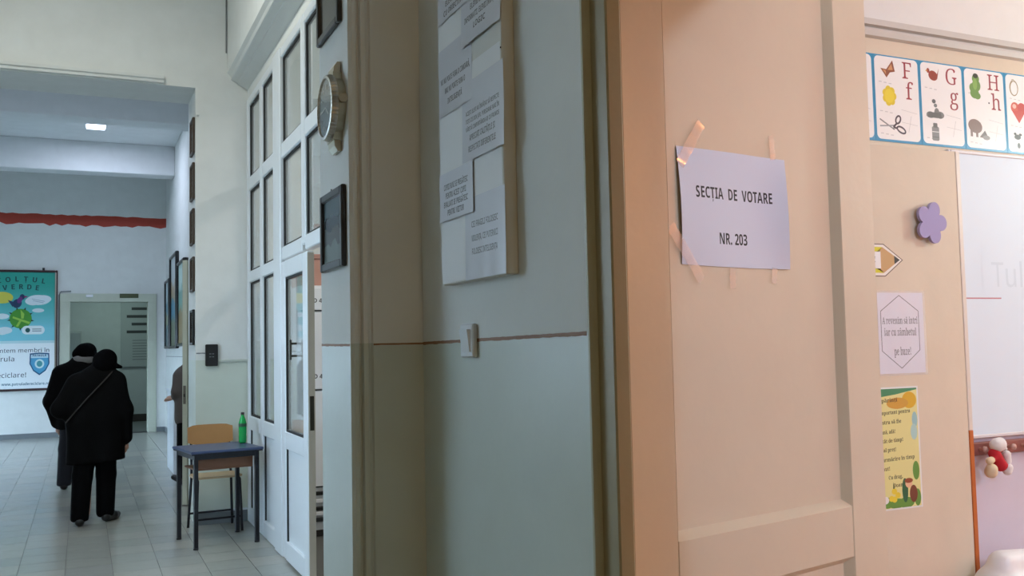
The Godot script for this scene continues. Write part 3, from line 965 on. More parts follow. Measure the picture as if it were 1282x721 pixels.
func notice_board():
	# white board of sheets beside the switch; local x runs towards the viewer along the wall
	var b := thing("notice_board", "tall white notice board covered with overlapping printed sheets above the light switch", "notice board", Vector3(NEAR_X, 1.636, -1.795), -90)
	var s := Shape.new()
	s.box(Vector3(-0.172, 0, 0), Vector3(0.169, 0.66, 0.0275), 0.002)
	obj("board", s, plaster("board cream", rgb(214, 214, 206), 0.5, 0.1), b)
	for q in [Vector3(0.166, 0.44, 0.0276), Vector3(-0.02, 0.548, 0.0276)]:
		var pin := Shape.new()
		pin.lathe([Vector2(0.0018, 0.0), Vector2(0.0016, 0.0012), Vector2(0.0001, 0.0016)], 10, Vector3.BACK, q)
		obj("pin", pin, mats["black plastic"], b)
	var rows := [
		[-0.078, 1.883, 1.776, 0.208, ["COPIII BUNI SE PREGĂTESC", "PENTRU ACEST COPII", "EVALUAȚI SE PREGĂTESC", "PENTRU VIITOR"], "printed sheet pinned low on the board's left column, overlapping its neighbour", 0.0034],
		[0.070, 1.808, 1.637, 0.206, ["CEI FRAGILI FOLOSESC", "VIOLENȚA, CEI PUTERNICI", "FOLOSESC INTELIGENȚA"], "printed sheet in a shiny sleeve at the bottom right of the board", 0.0006],
		[0.070, 2.052, 1.884, 0.216, ["ACEȘTI ELEVI AU ÎNVĂȚAT SĂ RESPECTE", "TOȚI CEI DIN JUR, PERSOANE MAI ÎN", "VÂRSTĂ COMPORTÂNDU-SE CU FRUMOS", "APRECIAȚI CALITĂȚILE ȘI", "RESPECTAȚI DIFERENȚELE"], "printed sheet with five lines halfway up the board's right column", 0.0012],
		[-0.078, 2.165, 2.012, 0.206, ["NU NU POATE FURA O COMOARĂ,", "MAI NU POATE FURA O", "INTELIGENȚĂ"], "printed sheet with three lines high in the board's left column", 0.0008],
		[0.070, 2.29, 2.129, 0.206, ["ELEVII ÎNVAȚĂ", "INFORMAȚII, ELEVII ÎNVAȚĂ", "LOGIC"], "printed sheet at the top right of the board, cut by the view", 0.0012],
		[-0.078, 2.33, 2.224, 0.206, ["ELEVI BUNI", "CU OBIECTIVE"], "printed sheet at the top left of the board, cut by the view", 0.0008]]
	var places := [[0.80, 0.55, 0.30, 0.08], [0.42, 0.27, 0.12], [0.62, 0.50, 0.385, 0.25, 0.10], [0.62, 0.42, 0.25], [0.56, 0.40, 0.24], [0.3, 0.08]]
	var n := 0
	for r in rows:
		var hh: float = r[1] - r[2]
		var ww: float = r[3]
		if n == 0 or n == 3 or n == 5:
			ww = 0.196
		var W := int(ww * 3000); var H := int(hh * 3000)
		var cv := Canvas.new(W, H, rgb(206, 210, 218))
		for k in r[4].size():
			var base: float = [ [0.36, 0.54, 0.72, 0.90], [0.37, 0.54, 0.70], [0.42, 0.52, 0.62, 0.75, 0.89], [0.52, 0.68, 0.85], [0.56, 0.70, 0.84], [0.7, 0.9]][n][k] * H
			var small: bool = n == 2 and k < 3
			cv.text(r[4][k], W * 0.5, base, (0.0090 if small else 0.0125) * 3000, rgb(34, 36, 44), "Droid Sans", 700, 1.0, [[0.72, 0.62, 0.72, 0.5], [0.66, 0.66, 0.64], [0.8, 0.8, 0.8, 0.62, 0.66], [0.88, 0.62, 0.44], [0.5, 0.8, 0.3], [0.5, 0.6]][n][k] * W)
		var bend: float = [0.002, 0.003, 0.004, 0.003, 0.006, 0.003][n]
		var lift := func(u: float, v: float) -> Vector3:
			return Vector3(0, 0, bend * pow(v, 3.0) * (0.4 + 0.6 * sin(u * 3.0)) + 0.0006 * sin(u * 17.0) * v)
		var o := put("paper_sheet", sheet(ww, hh, 12, 8, lift), print_mat("board sheet %d" % n, cv, 0.3))
		o.position = Vector3(NEAR_X - 0.0278 - r[6], (r[1] + r[2]) / 2, -1.795 + r[0])
		o.rotation_degrees = Vector3(0, -90, 0)
		tag(o, r[5], "paper", "sheets on the notice board")
		n += 1
	# blank backing sheets left uncovered
	for q in [[0.085, 2.09, 1.98, 0.155, "blank white sheet between two printed ones in the board's right column", 0.0003], [0.085, 1.90, 1.80, 0.155, "blank white sheet above the lowest sleeve in the board's right column", 0.0003], [-0.082, 2.25, 2.10, 0.19, "blank white sheet at the upper left of the board", 0.0003], [-0.088, 2.03, 1.85, 0.18, "blank white sheet halfway up the board's left column", 0.0003], [-0.088, 1.80, 1.64, 0.18, "blank white sheet at the bottom left of the board", 0.0003]]:
		var o := put("blank_sheet", sheet(q[3], q[1] - q[2], 6, 2), mat("blank paper", rgb(226, 228, 228), 0.5))
		mats["blank paper"].cull_mode = BaseMaterial3D.CULL_DISABLED
		o.position = Vector3(NEAR_X - 0.0278 - q[5], (q[1] + q[2]) / 2, -1.795 + q[0])
		o.rotation_degrees.y = -90
		tag(o, q[4], "paper", "blank sheets on the notice board")
	# light switch
	var sw := thing("light_switch", "white rocker light switch on the painted line below the board", "light switch", Vector3(NEAR_X, 1.512, -1.875), -90)
	var f := Shape.new()
	f.box(Vector3(-0.036, -0.036, 0), Vector3(0.036, 0.036, 0.012), 0.004)
	var pt := obj("plate", f, mats["white plastic"], sw)
	var rk := Shape.new()
	rk.prism(PackedVector2Array([Vector2(0.010, -0.024), Vector2(0.014, -0.024), Vector2(0.020, 0.024), Vector2(0.010, 0.024)]), -0.022, 0.022, 0)
	obj("rocker", rk, mats["white plastic"], pt)

# ---------------------------------------------------------------- the classroom door
func door_leaf():
	var d := thing("classroom_door", "cream panelled classroom door standing open with the paper notice taped on it", "door", Vector3(0.802, 0, -1.316), 12.4)
	var M: Material = mats["door paint"]
	var T := 0.042
	var W := 0.735
	var top := 2.25
	var s := Shape.new()
	# stiles, rails
	s.box(Vector3(0.009, 0.01, -T), Vector3(0.112, top, 0), 0.002)
	s.box(Vector3(0.612, 0.01, -T), Vector3(W, top, 0), 0.004)
	s.box(Vector3(0.112, 1.066, -T), Vector3(0.612, 1.166, 0), 0.001)
	s.box(Vector3(0.112, 0.01, -T), Vector3(0.612, 0.16, 0), 0.001)
	s.box(Vector3(0.112, 2.235, -T), Vector3(0.612, top, 0), 0.001)
	obj("stiles_and_rails", s, M, d)
	var dep := 0.017
	for q in [[1.166, 2.235], [0.16, 1.066]]:
		block("panel", Vector3(0.112, q[0], -T + 0.008), Vector3(0.612, q[1], -dep), M, d)
		var b := Shape.new()
		var y0: float = q[0]; var y1: float = q[1]
		# sloped beads on four sides of the recess
		b.prism(PackedVector2Array([Vector2(-dep, y0), Vector2(-dep, y0 + 0.013), Vector2(-0.001, y0)]), 0.112, 0.612, 0)
		b.prism(PackedVector2Array([Vector2(-dep, y1), Vector2(-dep, y1 - 0.013), Vector2(-0.001, y1)]), 0.112, 0.612, 0)
		b.prism(PackedVector2Array([Vector2(0.112, -dep), Vector2(0.119, -dep), Vector2(0.112, -0.001)]), y0, y1, 1)
		b.prism(PackedVector2Array([Vector2(0.612, -dep), Vector2(0.600, -dep), Vector2(0.612, -0.001)]), y0, y1, 1)
		obj("panel_bead", b, M, d)
	for y in [0.3, 1.58, 2.1]:
		var h := Shape.new()
		h.tube([Vector3(0.004, y - 0.05, -0.004), Vector3(0.004, y + 0.05, -0.004)], 0.005, 10)
		obj("hinge", h, M, d)

func taped_notice():
	var ang := deg_to_rad(12.4)
	var ux := Vector3(cos(ang), 0, -sin(ang))
	var un := Vector3(sin(ang), 0, cos(ang))
	var hinge := Vector3(0.802, 0, -1.316)
	var cv := Canvas.new(1188, 840, rgb(226, 226, 236))
	var ink := rgb(24, 22, 28)
	cv.text("SECȚIA  DE  VOTARE", 594, 352, 80, ink, "Droid Sans", 600, 1.0, 852)
	cv.text("NR. 203", 560, 676, 80, ink, "Droid Sans", 600, 1.0, 312)
	var t := thing("voting_notice", "white paper notice SECȚIA DE VOTARE NR. 203 taped on the cream door", "notice", hinge + ux * 0.304 + un * -0.0162 + Vector3.UP * 1.741, 12.4)
	var lift := func(u: float, v: float) -> Vector3:
		var e: float = pow(clampf((u - 0.7) / 0.3, 0, 1), 2.0)
		return Vector3(-0.012 * e * sin(PI * v) + (0.006 * (v - 0.5)) , 0.004 * (u - 0.5) * (1.0 - v) + 0.008 * sin(PI * u) * (0.5 - v) * 0.3, 0.0012 + 0.013 * e * (0.35 + 0.65 * sin(PI * v)) + 0.0018 * (1.0 + sin(u * 7.0 + 0.6)) * sin(PI * v) + 0.003 * pow(clampf(1.0 - u * 6.0, 0, 1), 2.0) * sin(PI * v))
	put("paper", sheet(0.299, 0.211, 36, 24, lift), print_mat("voting notice print", cv, 0.6), t)
	var tape := glass("tape", rgb(236, 200, 180), 0.26)
	tape.roughness = 0.12
	for q in [[0.216, 1.892, 0.156, 1.811, 0.022], [0.414, 1.892, 0.418, 1.846, 0.016], [0.129, 1.702, 0.204, 1.608, 0.022], [0.288, 1.633, 0.288, 1.595, 0.017], [0.411, 1.637, 0.407, 1.607, 0.015]]:
		var a := Vector2(q[0] - 0.304, q[1] - 1.741)
		var b := Vector2(q[2] - 0.304, q[3] - 1.741)
		var dir := (b - a).normalized()
		var off: Vector2 = dir.orthogonal() * q[4] * 0.5
		var st := SurfaceTool.new()
		st.begin(Mesh.PRIMITIVE_TRIANGLES)
		var N := 10
		for i in N + 1:
			var p := a.lerp(b, float(i) / N)
			for sd in [-1.0, 1.0]:
				var r: Vector2 = p + off * sd * rng.randf_range(0.9, 1.05)
				st.add_vertex(Vector3(r.x, r.y, 0.0042 + rng.randf_range(-0.0008, 0.0012)))
		for i in N:
			for k in [0, 1, 3, 0, 3, 2]:
				st.add_index(i * 2 + k)
		st.generate_normals()
		put("tape_strip", st.commit(), tape, t)
	tape.cull_mode = BaseMaterial3D.CULL_DISABLED

# ---------------------------------------------------------------- classroom wall
func card(letter: String, small: String, kind: int) -> Canvas:
	var cv := Canvas.new(420, 620, rgb(40, 146, 190))
	cv.rrect(12, 8, 408, 604, 36, rgb(244, 240, 236))
	var red := rgb(150, 34, 48)
	cv.text(letter, 305, 150, 118, red, "Droid Serif", 400)
	cv.text(small, 325, 300, 118, red, "Droid Serif", 400)
	var pale := rgb(205, 202, 200)
	for y in [190, 400, 560]:
		for k in 3:
			cv.rect(46 + k * 44, y + k * 4, 46 + k * 44 + 26, y + 6 + k * 4, pale)
	cv.line(Vector2(240, 380), Vector2(385, 400), 3, pale)
	cv.line(Vector2(240, 470), Vector2(385, 486), 3, pale)
	cv.line(Vector2(300, 540), Vector2(330, 420), 4, pale)
	match kind:
		0:   # butterfly, yellow flower, scissors
			var br := rgb(140, 74, 44)
			cv.poly([Vector2(118, 100), Vector2(176, 30), Vector2(196, 110), Vector2(150, 120)], br)
			cv.poly([Vector2(118, 100), Vector2(66, 96), Vector2(118, 160), Vector2(150, 120)], br)
			cv.poly([Vector2(130, 104), Vector2(166, 56), Vector2(178, 100)], rgb(210, 150, 100))
			cv.poly([Vector2(112, 108), Vector2(84, 104), Vector2(116, 138)], rgb(210, 150, 100))
			for k in 7:
				cv.oval(136 + cos(k * 0.9) * 38, 290 + sin(k * 0.9) * 46, 26, 28, rgb(226, 200, 40))
			cv.oval(136, 290, 44, 50, rgb(236, 212, 50))
			cv.line(Vector2(40, 462), Vector2(170, 530), 10, rgb(120, 122, 124))
			cv.line(Vector2(40, 512), Vector2(170, 500), 10, rgb(150, 152, 154))
			for q in [[206, 456, 26, 36, 0.5], [232, 528, 46, 26, 0.4]]:
				cv.oval(q[0], q[1], q[2], q[3], rgb(56, 44, 60), q[4])
				cv.oval(q[0], q[1], q[2] - 13, q[3] - 13, rgb(244, 240, 236), q[4])
			cv.line(Vector2(160, 512), Vector2(196, 480), 14, rgb(56, 44, 60))
			cv.line(Vector2(160, 512), Vector2(200, 520), 14, rgb(56, 44, 60))
		1:   # hen, cottage scene, jar
			var rd := rgb(150, 52, 36)
			cv.oval(130, 100, 44, 36, rd, 0.3)
			cv.poly([Vector2(158, 110), Vector2(188, 40), Vector2(170, 120)], rd)
			cv.oval(84, 66, 14, 18, rd)
			cv.poly([Vector2(76, 58), Vector2(58, 70), Vector2(80, 76)], rgb(200, 140, 60))
			for q in [[60, 392, 40, 24], [120, 372, 24, 34], [150, 388, 40, 26], [110, 320, 16, 14]]:
				cv.oval(q[0] + 30, q[1], q[2], q[3], rgb(120, 122, 120))
			cv.poly([Vector2(70, 372), Vector2(190, 372), Vector2(196, 412), Vector2(62, 412)], rgb(96, 98, 96))
			cv.oval(126, 290, 18, 16, rgb(90, 92, 92))
			cv.rrect(96, 476, 164, 580, 14, rgb(132, 134, 134))
			cv.rrect(110, 450, 150, 484, 6, rgb(100, 102, 102))
			cv.rect(98, 512, 162, 518, rgb(230, 230, 228))
			cv.rect(98, 552, 162, 556, rgb(80, 82, 82))
		2:   # grapes with leaf, hippopotamus
			for q in [[110, 190, 44, 40], [130, 130, 42, 46], [126, 80, 36, 36], [90, 150, 30, 34], [136, 208, 34, 26]]:
				cv.oval(q[0], q[1], q[2], q[3], rgb(106, 148, 66))
			cv.oval(118, 120, 22, 44, rgb(136, 176, 84))
			cv.oval(126, 56, 26, 18, rgb(40, 50, 30))
			cv.oval(100, 440, 70, 52, rgb(134, 112, 104), 0.2)
			cv.rect(50, 470, 72, 520, rgb(134, 112, 104))
			cv.rect(104, 480, 126, 522, rgb(134, 112, 104))
			cv.poly([Vector2(140, 520), Vector2(196, 466), Vector2(236, 530)], rgb(120, 116, 112))
			cv.oval(208, 520, 36, 18, rgb(150, 146, 142))
			cv.oval(252, 252, 7, 7, rgb(40, 30, 40))
		3:   # heart, cow
			cv.oval(96, 110, 46, 62, rgb(150, 132, 92))
			cv.oval(98, 112, 36, 52, rgb(244, 240, 236))
			cv.oval(90, 50, 16, 10, rgb(190, 180, 160))
			cv.oval(98, 262, 44, 42, rgb(206, 84, 60))
			cv.oval(168, 262, 44, 42, rgb(196, 52, 44))
			cv.poly([Vector2(62, 284), Vector2(208, 284), Vector2(136, 380)], rgb(200, 62, 48))
			cv.oval(92, 252, 20, 18, rgb(240, 190, 176))
			cv.oval(110, 490, 34, 20, rgb(44, 44, 46))
			cv.oval(86, 466, 14, 10, rgb(44, 44, 46))
			cv.oval(120, 556, 16, 22, rgb(60, 60, 62))
			cv.oval(140, 470, 16, 10, rgb(44, 44, 46))
		4:
			cv.oval(120, 120, 50, 40, rgb(150, 150, 150))
			cv.oval(120, 330, 50, 44, rgb(170, 120, 90))
	return cv

func classroom_things():
	var z := CLASS_Z
	# alphabet cards on a blue band, each card its own object; band sits on the wall
	var names := [["E", "e", 4], ["F", "f", 0], ["G", "g", 1], ["H", "h", 2], ["I", "i", 3], ["J", "j", 4]]
	var labels := ["alphabet card mostly hidden behind the open door's edge", "alphabet card with F, a butterfly, yellow flower and scissors", "alphabet card with G, a brown hen and a grey jar", "alphabet card with H, green grapes and a brown hippopotamus", "alphabet card with a gold ring and a red heart at the picture's right edge", "alphabet card right of the heart card, out of frame"]
	for i in 6:
		var cx := 2.606 + 0.241 * i
		var t := thing("alphabet_card", labels[i], "card", Vector3(cx, 2.413, z), 0, "alphabet cards above the whiteboard")
		block("backing", Vector3(-0.120, -0.168, 0), Vector3(0.120, 0.168, 0.002), mat("blue card", rgb(40, 146, 190), 0.5), t)
		var q := put("print", sheet(0.2395, 0.335), print_mat("card " + names[i][0], card(names[i][0], names[i][1], names[i][2]), 0.35), t)
		q.position.z = 0.0024
	# whiteboard
	var w := thing("whiteboard", "white magnetic board with pink ruled line on the classroom wall", "whiteboard", Vector3(3.085, 1.10, z))
	block("surface", Vector3(0.012, 0.014, 0.0), Vector3(2.2, 1.12, 0.016), mats["white board"], w)
	var fr := Shape.new()
	fr.box(Vector3(0, 0, 0), Vector3(0.014, 1.134, 0.02), 0.003)
	fr.box(Vector3(0.014, 0, 0), Vector3(2.2, 0.014, 0.02), 0.003)
	fr.box(Vector3(0.014, 1.12, 0), Vector3(2.2, 1.134, 0.02), 0.003)
	obj("frame", fr, mat("board frame", rgb(224, 214, 214), 0.4), w)
	for q in [[0.02, 0.262, 0.545], [0.40, 0.70, 0.552]]:
		block("ruled_line", Vector3(q[0], q[2], 0.016), Vector3(q[1], q[2] + 0.005, 0.0164), mat("pink line", rgb(190, 120, 128), 0.5), w)
	var fw := Canvas.new(300, 128, rgb(222, 232, 242))
	fw.text("Tula", 150, 108, 84, rgb(211, 222, 232), "Droid Sans", 400)
	var gq := put("faint_writing", sheet(0.36, 0.15), print_mat("ghost writing", fw, 0.55), w)
	gq.position = Vector3(0.34, 0.645, 0.0166)
	# peg rail under the board
	var r := thing("peg_rail", "reddish brown wooden rail with round pegs below the whiteboard", "peg rail", Vector3(3.082, 1.035, z))
	var rl := block("rail", Vector3(0, 0, 0), Vector3(2.2, 0.05, 0.022), mat("red wood", rgb(146, 84, 74), 0.5), r, 0.004)
	for i in 9:
		var pg := Shape.new()
		pg.lathe([Vector2(0.006, 0.02), Vector2(0.006, 0.035), Vector2(0.012, 0.042), Vector2(0.012, 0.05), Vector2(0.0001, 0.054)], 14, Vector3.BACK, Vector3(0.093 + 0.08 * i, 0.026, 0))
		obj("peg", pg, mat("pale peg", rgb(206, 160, 146), 0.5), rl)
	# soft toy hanging on the rail
	var t := thing("soft_toy", "small white and red soft toy hanging from the brown peg rail", "soft toy", Vector3(3.195, 1.03, z + 0.038))
	var wm := mat("plush white", rgb(238, 230, 226), 0.95)
	var rm := mat("plush red", rgb(190, 32, 44), 0.9)
	put("body", flesh([[Vector3(-0.005, 0.015, 0.035), Vector3(0.025, -0.03, 0.035), 0.022, 0.024], [Vector3(0.0, 0.01, 0.04), Vector3(-0.03, -0.005, 0.045), 0.014, 0.01], [Vector3(0.03, -0.03, 0.035), Vector3(0.055, -0.035, 0.04), 0.015, 0.011]], 0.004, 0.01), rm, t)
	put("head", flesh([[Vector3(0.008, 0.048, 0.038), Vector3(0.02, 0.05, 0.04), 0.027, 0.026], [Vector3(0.03, 0.06, 0.036), Vector3(0.062, 0.03, 0.034), 0.014, 0.006]], 0.004, 0.012), wm, t)
	put("paw", flesh([[Vector3(-0.034, -0.005, 0.045), Vector3(-0.046, -0.008, 0.045), 0.013, 0.014]], 0.004), mat("plush cream", rgb(236, 214, 178), 0.95), t)
	put("paw", flesh([[Vector3(0.056, 0.01, 0.04), Vector3(0.06, -0.02, 0.04), 0.016, 0.014]], 0.004), wm, t)
	put("foot", flesh([[Vector3(-0.034, -0.05, 0.04), Vector3(-0.036, -0.04, 0.045), 0.024, 0.022]], 0.004), mats["plush cream"], t)
	put("foot", flesh([[Vector3(0.056, -0.052, 0.04), Vector3(0.058, -0.04, 0.045), 0.018, 0.016]], 0.004), wm, t)
	# low bench and white bag
	var bn := thing("low_bench", "low wooden bench under the whiteboard below the frame", "bench", Vector3(3.6, 0, z + 0.02))
	block("top", Vector3(-0.5, 0.40, 0), Vector3(0.7, 0.445, 0.32), mat("bench wood", rgb(186, 140, 92), 0.5), bn, 0.006)
	for q in [[-0.44, 0.03], [0.62, 0.03], [-0.44, 0.27], [0.62, 0.27]]:
		block("leg", Vector3(q[0], 0, q[1]), Vector3(q[0] + 0.04, 0.40, q[1] + 0.03), mat("bench wood"), bn, 0.003)
	var bones := []
	for q in [[-0.26, 0.215, -0.05, 0.205, 0.13, 0.05], [-0.02, 0.228, 0.0, 0.20, 0.13, 0.035], [-0.26, 0.12, -0.02, 0.12, 0.125, 0.10], [0.02, 0.18, 0.05, 0.12, 0.12, 0.05], [0.06, 0.08, 0.22, 0.07, 0.13, 0.085], [-0.2, 0.06, 0.24, 0.05, 0.17, 0.06]]:
		bones.append([Vector3(q[0], q[1], q[4]), Vector3(q[2], q[3], q[4]), q[5], q[5] * 0.95])
	for i in 16:   # folds
		var a := Vector3(rng.randf_range(-0.2, 0.16), rng.randf_range(0.08, 0.2), rng.randf_range(0.12, 0.22))
		bones.append([a, a + Vector3(rng.randf_range(-0.06, 0.06), rng.randf_range(-0.08, 0.05), 0.01), 0.02, 0.012])
	var bg := put("plastic_bag", flesh(bones, 0.01, 0.02, 1.0, [[Vector3.DOWN, 0.0]]), mat("bag white", rgb(240, 236, 236), 0.4))
	bg.position = Vector3(3.34, 0.445, z + 0.04)
	tag(bg, "crumpled white bag below the peg rail at the picture's lower right", "bag")
	# things on the beige panel
	var f := thing("flower_ornament", "lilac five-petal foam flower on the beige panel above the pencil", "ornament", Vector3(2.902, 1.928, z + 0.06), 0)
	var fp := PackedVector2Array()
	for i in 80:
		var a := TAU * i / 80.0
		var r2 := 0.046 + 0.030 * pow(abs(cos(2.5 * (a - 1.25))), 0.75)
		fp.append(Vector2(cos(a) * r2, sin(a) * r2 * 1.06))
	var fs := Shape.new()
	fs.prism(fp, 0.016, 0.028, 2)
	obj("petals", fs, mat("lilac foam", rgb(170, 158, 200), 0.7), f)
	var st := Shape.new()
	st.tube([Vector3(0, 0, 0), Vector3(0, 0, 0.016)], 0.012, 12)
	obj("spacer", st, mat("lilac foam"), f)
	var pc := thing("pencil_sign", "paper cut-out sign shaped like a yellow pencil below the flower", "sign", Vector3(2.60, 1.782, z + 0.0605))
	var outl := func(m: float) -> PackedVector2Array:
		return PackedVector2Array([Vector2(-0.16, -0.058 + m), Vector2(0.082 - m * 0.6, -0.058 + m), Vector2(0.172 - m * 2.0, 0.004), Vector2(0.078 - m * 0.6, 0.062 - m), Vector2(-0.16, 0.062 - m)])
	var layer := func(called: String, p: PackedVector2Array, h0: float, h1: float, m: Material):
		var s := Shape.new(); s.prism(p, h0, h1, 2); obj(called, s, m, pc)
	layer.call("outline", outl.call(0.0), 0.0, 0.0008, mat("pencil brown", rgb(96, 64, 50), 0.6))
	layer.call("border", outl.call(0.003), 0.0008, 0.0012, mat("pencil pale", rgb(240, 230, 220), 0.6))
	layer.call("wood", PackedVector2Array([Vector2(0.074, -0.045), Vector2(0.155, 0.004), Vector2(0.07, 0.05), Vector2(0.04, 0.03), Vector2(0.04, -0.03)]), 0.0012, 0.0016, mat("pencil wood", rgb(206, 164, 110), 0.6))
	layer.call("lead", PackedVector2Array([Vector2(0.128, -0.012), Vector2(0.155, 0.004), Vector2(0.128, 0.019)]), 0.0016, 0.002, mats["black plastic"])
	layer.call("stripe", PackedVector2Array([Vector2(-0.15, 0.028), Vector2(0.05, 0.030), Vector2(0.07, 0.05), Vector2(-0.15, 0.05)]), 0.0012, 0.0016, mat("pencil yellow", rgb(222, 208, 40), 0.6))
	layer.call("stripe", PackedVector2Array([Vector2(-0.15, -0.045), Vector2(0.074, -0.045), Vector2(0.05, -0.026), Vector2(-0.15, -0.026)]), 0.0012, 0.0016, mat("pencil yellow"))
	var pl := Canvas.new(180, 96, rgb(244, 240, 238))
	pl.text("Elevi!", 86, 62, 34, rgb(70, 64, 66), "Droid Serif", 700)
	var pq := put("name_tag", sheet(0.17, 0.062), print_mat("pencil tag", pl), pc)
	pq.position = Vector3(-0.025, 0.002, 0.0022)
	# notice in a plastic sleeve
	var nt := thing("sleeved_notice", "white notice with a black hexagon in a clear plastic sleeve below the pencil", "notice", Vector3(2.748, 1.516, z + 0.0605))
	var nc := Canvas.new(630, 891, rgb(236, 232, 240))
	var hexa := []
	for q in [[300, 30], [560, 205], [560, 640], [300, 835], [40, 640], [40, 205]]:
		hexa.append(Vector2(q[0], q[1]))
	for i in 6:
		nc.line(hexa[i], hexa[(i + 1) % 6], 9, rgb(44, 42, 50))
	var ik := rgb(46, 42, 52)
	nc.text("A revenim să intri", 300, 345, 74, ik, "Droid Serif", 700, 1.0, 486)
	nc.text("iar cu zâmbetul", 300, 475, 80, ik, "Droid Serif", 700, 1.0, 440)
	nc.text("pe buze!", 320, 690, 84, ik, "Droid Serif", 700, 1.0, 230)
	put("paper", sheet(0.228, 0.297), print_mat("hexagon notice", nc), nt).position.z = 0.0012
	var slv := glass("sleeve", rgb(250, 246, 250), 0.22)
	slv.roughness = 0.08
	var lift := func(u: float, v: float) -> Vector3:
		return Vector3(0, 0, 0.004 * sin(PI * u) * sin(PI * v) + 0.0012 * sin(u * 23.0))
	put("sleeve", sheet(0.25, 0.312, 24, 10, lift), slv, nt).position.z = 0.0022
	# yellow thank-you sheet
	var ys := thing("yellow_sheet", "yellow printed sheet with drawn children and green plants lowest on the beige panel", "poster", Vector3(2.662, 1.098, z + 0.0605))
	var yc := Canvas.new(600, 884, rgb(232, 222, 150))
	yc.poly([Vector2(0, 0), Vector2(600, 0), Vector2(600, 12), Vector2(380, 44), Vector2(150, 66), Vector2(0, 70)], rgb(70, 140, 96))
	yc.oval(520, 90, 74, 62, rgb(224, 176, 40))
	yc.oval(400, 110, 110, 42, rgb(214, 160, 60))
	yc.oval(568, 240, 28, 60, rgb(160, 200, 200))
	yc.oval(556, 330, 34, 60, rgb(180, 212, 204))
	var wi := rgb(52, 44, 26)
	var lines := [["Dragi părinți", 100, 250, 300], ["cel mai important pentru", 190, 300, 450], ["copilul vostru să fie", 262, 240, 380], ["o clipă mai bună, adă!", 335, 200, 330], ["un sfat și atât de timp!", 400, 240, 400], ["și mult mai al preț!", 468, 200, 330], ["jucați-vă urmărire în timp", 536, 300, 500], ["fiecare minut!", 606, 170, 250], ["Cu drag,", 668, 350, 140], ["Doamna", 728, 400, 150]]
	for l in lines:
		yc.text(l[0], l[2], l[1], 27, wi, "Droid Serif", 700, 1.0, l[3], -0.03)
	for q in [[60, 830, 60, 50], [180, 800, 50, 40], [260, 840, 70, 40], [350, 850, 90, 36], [450, 850, 80, 40], [565, 820, 34, 64], [560, 620, 34, 70]]:
		yc.oval(q[0], q[1], q[2], q[3], rgb(104, 152, 64))
	yc.oval(440, 760, 30, 90, rgb(44, 96, 60))
	yc.oval(480, 712, 36, 32, rgb(236, 190, 150))
	yc.oval(480, 690, 42, 18, rgb(150, 76, 44))
	yc.oval(525, 790, 40, 64, rgb(120, 66, 44))
	for q in [[330, 760], [330, 820], [365, 790], [300, 812]]:
		yc.oval(q[0], q[1], 26, 22, rgb(236, 210, 60))
	yc.poly([Vector2(318, 740), Vector2(324, 690), Vector2(334, 740)], rgb(70, 90, 50))
	yc.oval(240, 820, 34, 28, rgb(236, 232, 226))
	put("paper", sheet(0.292, 0.43), print_mat("yellow print", yc, 0.4), ys).position.z = 0.0018
	var ysl := Shape.new()
	ysl.box(Vector3(-0.154, -0.221, 0.0), Vector3(0.154, 0.221, 0.0012))
	obj("laminate_border", ysl, mat("laminate", rgb(238, 236, 232), 0.25), ys)

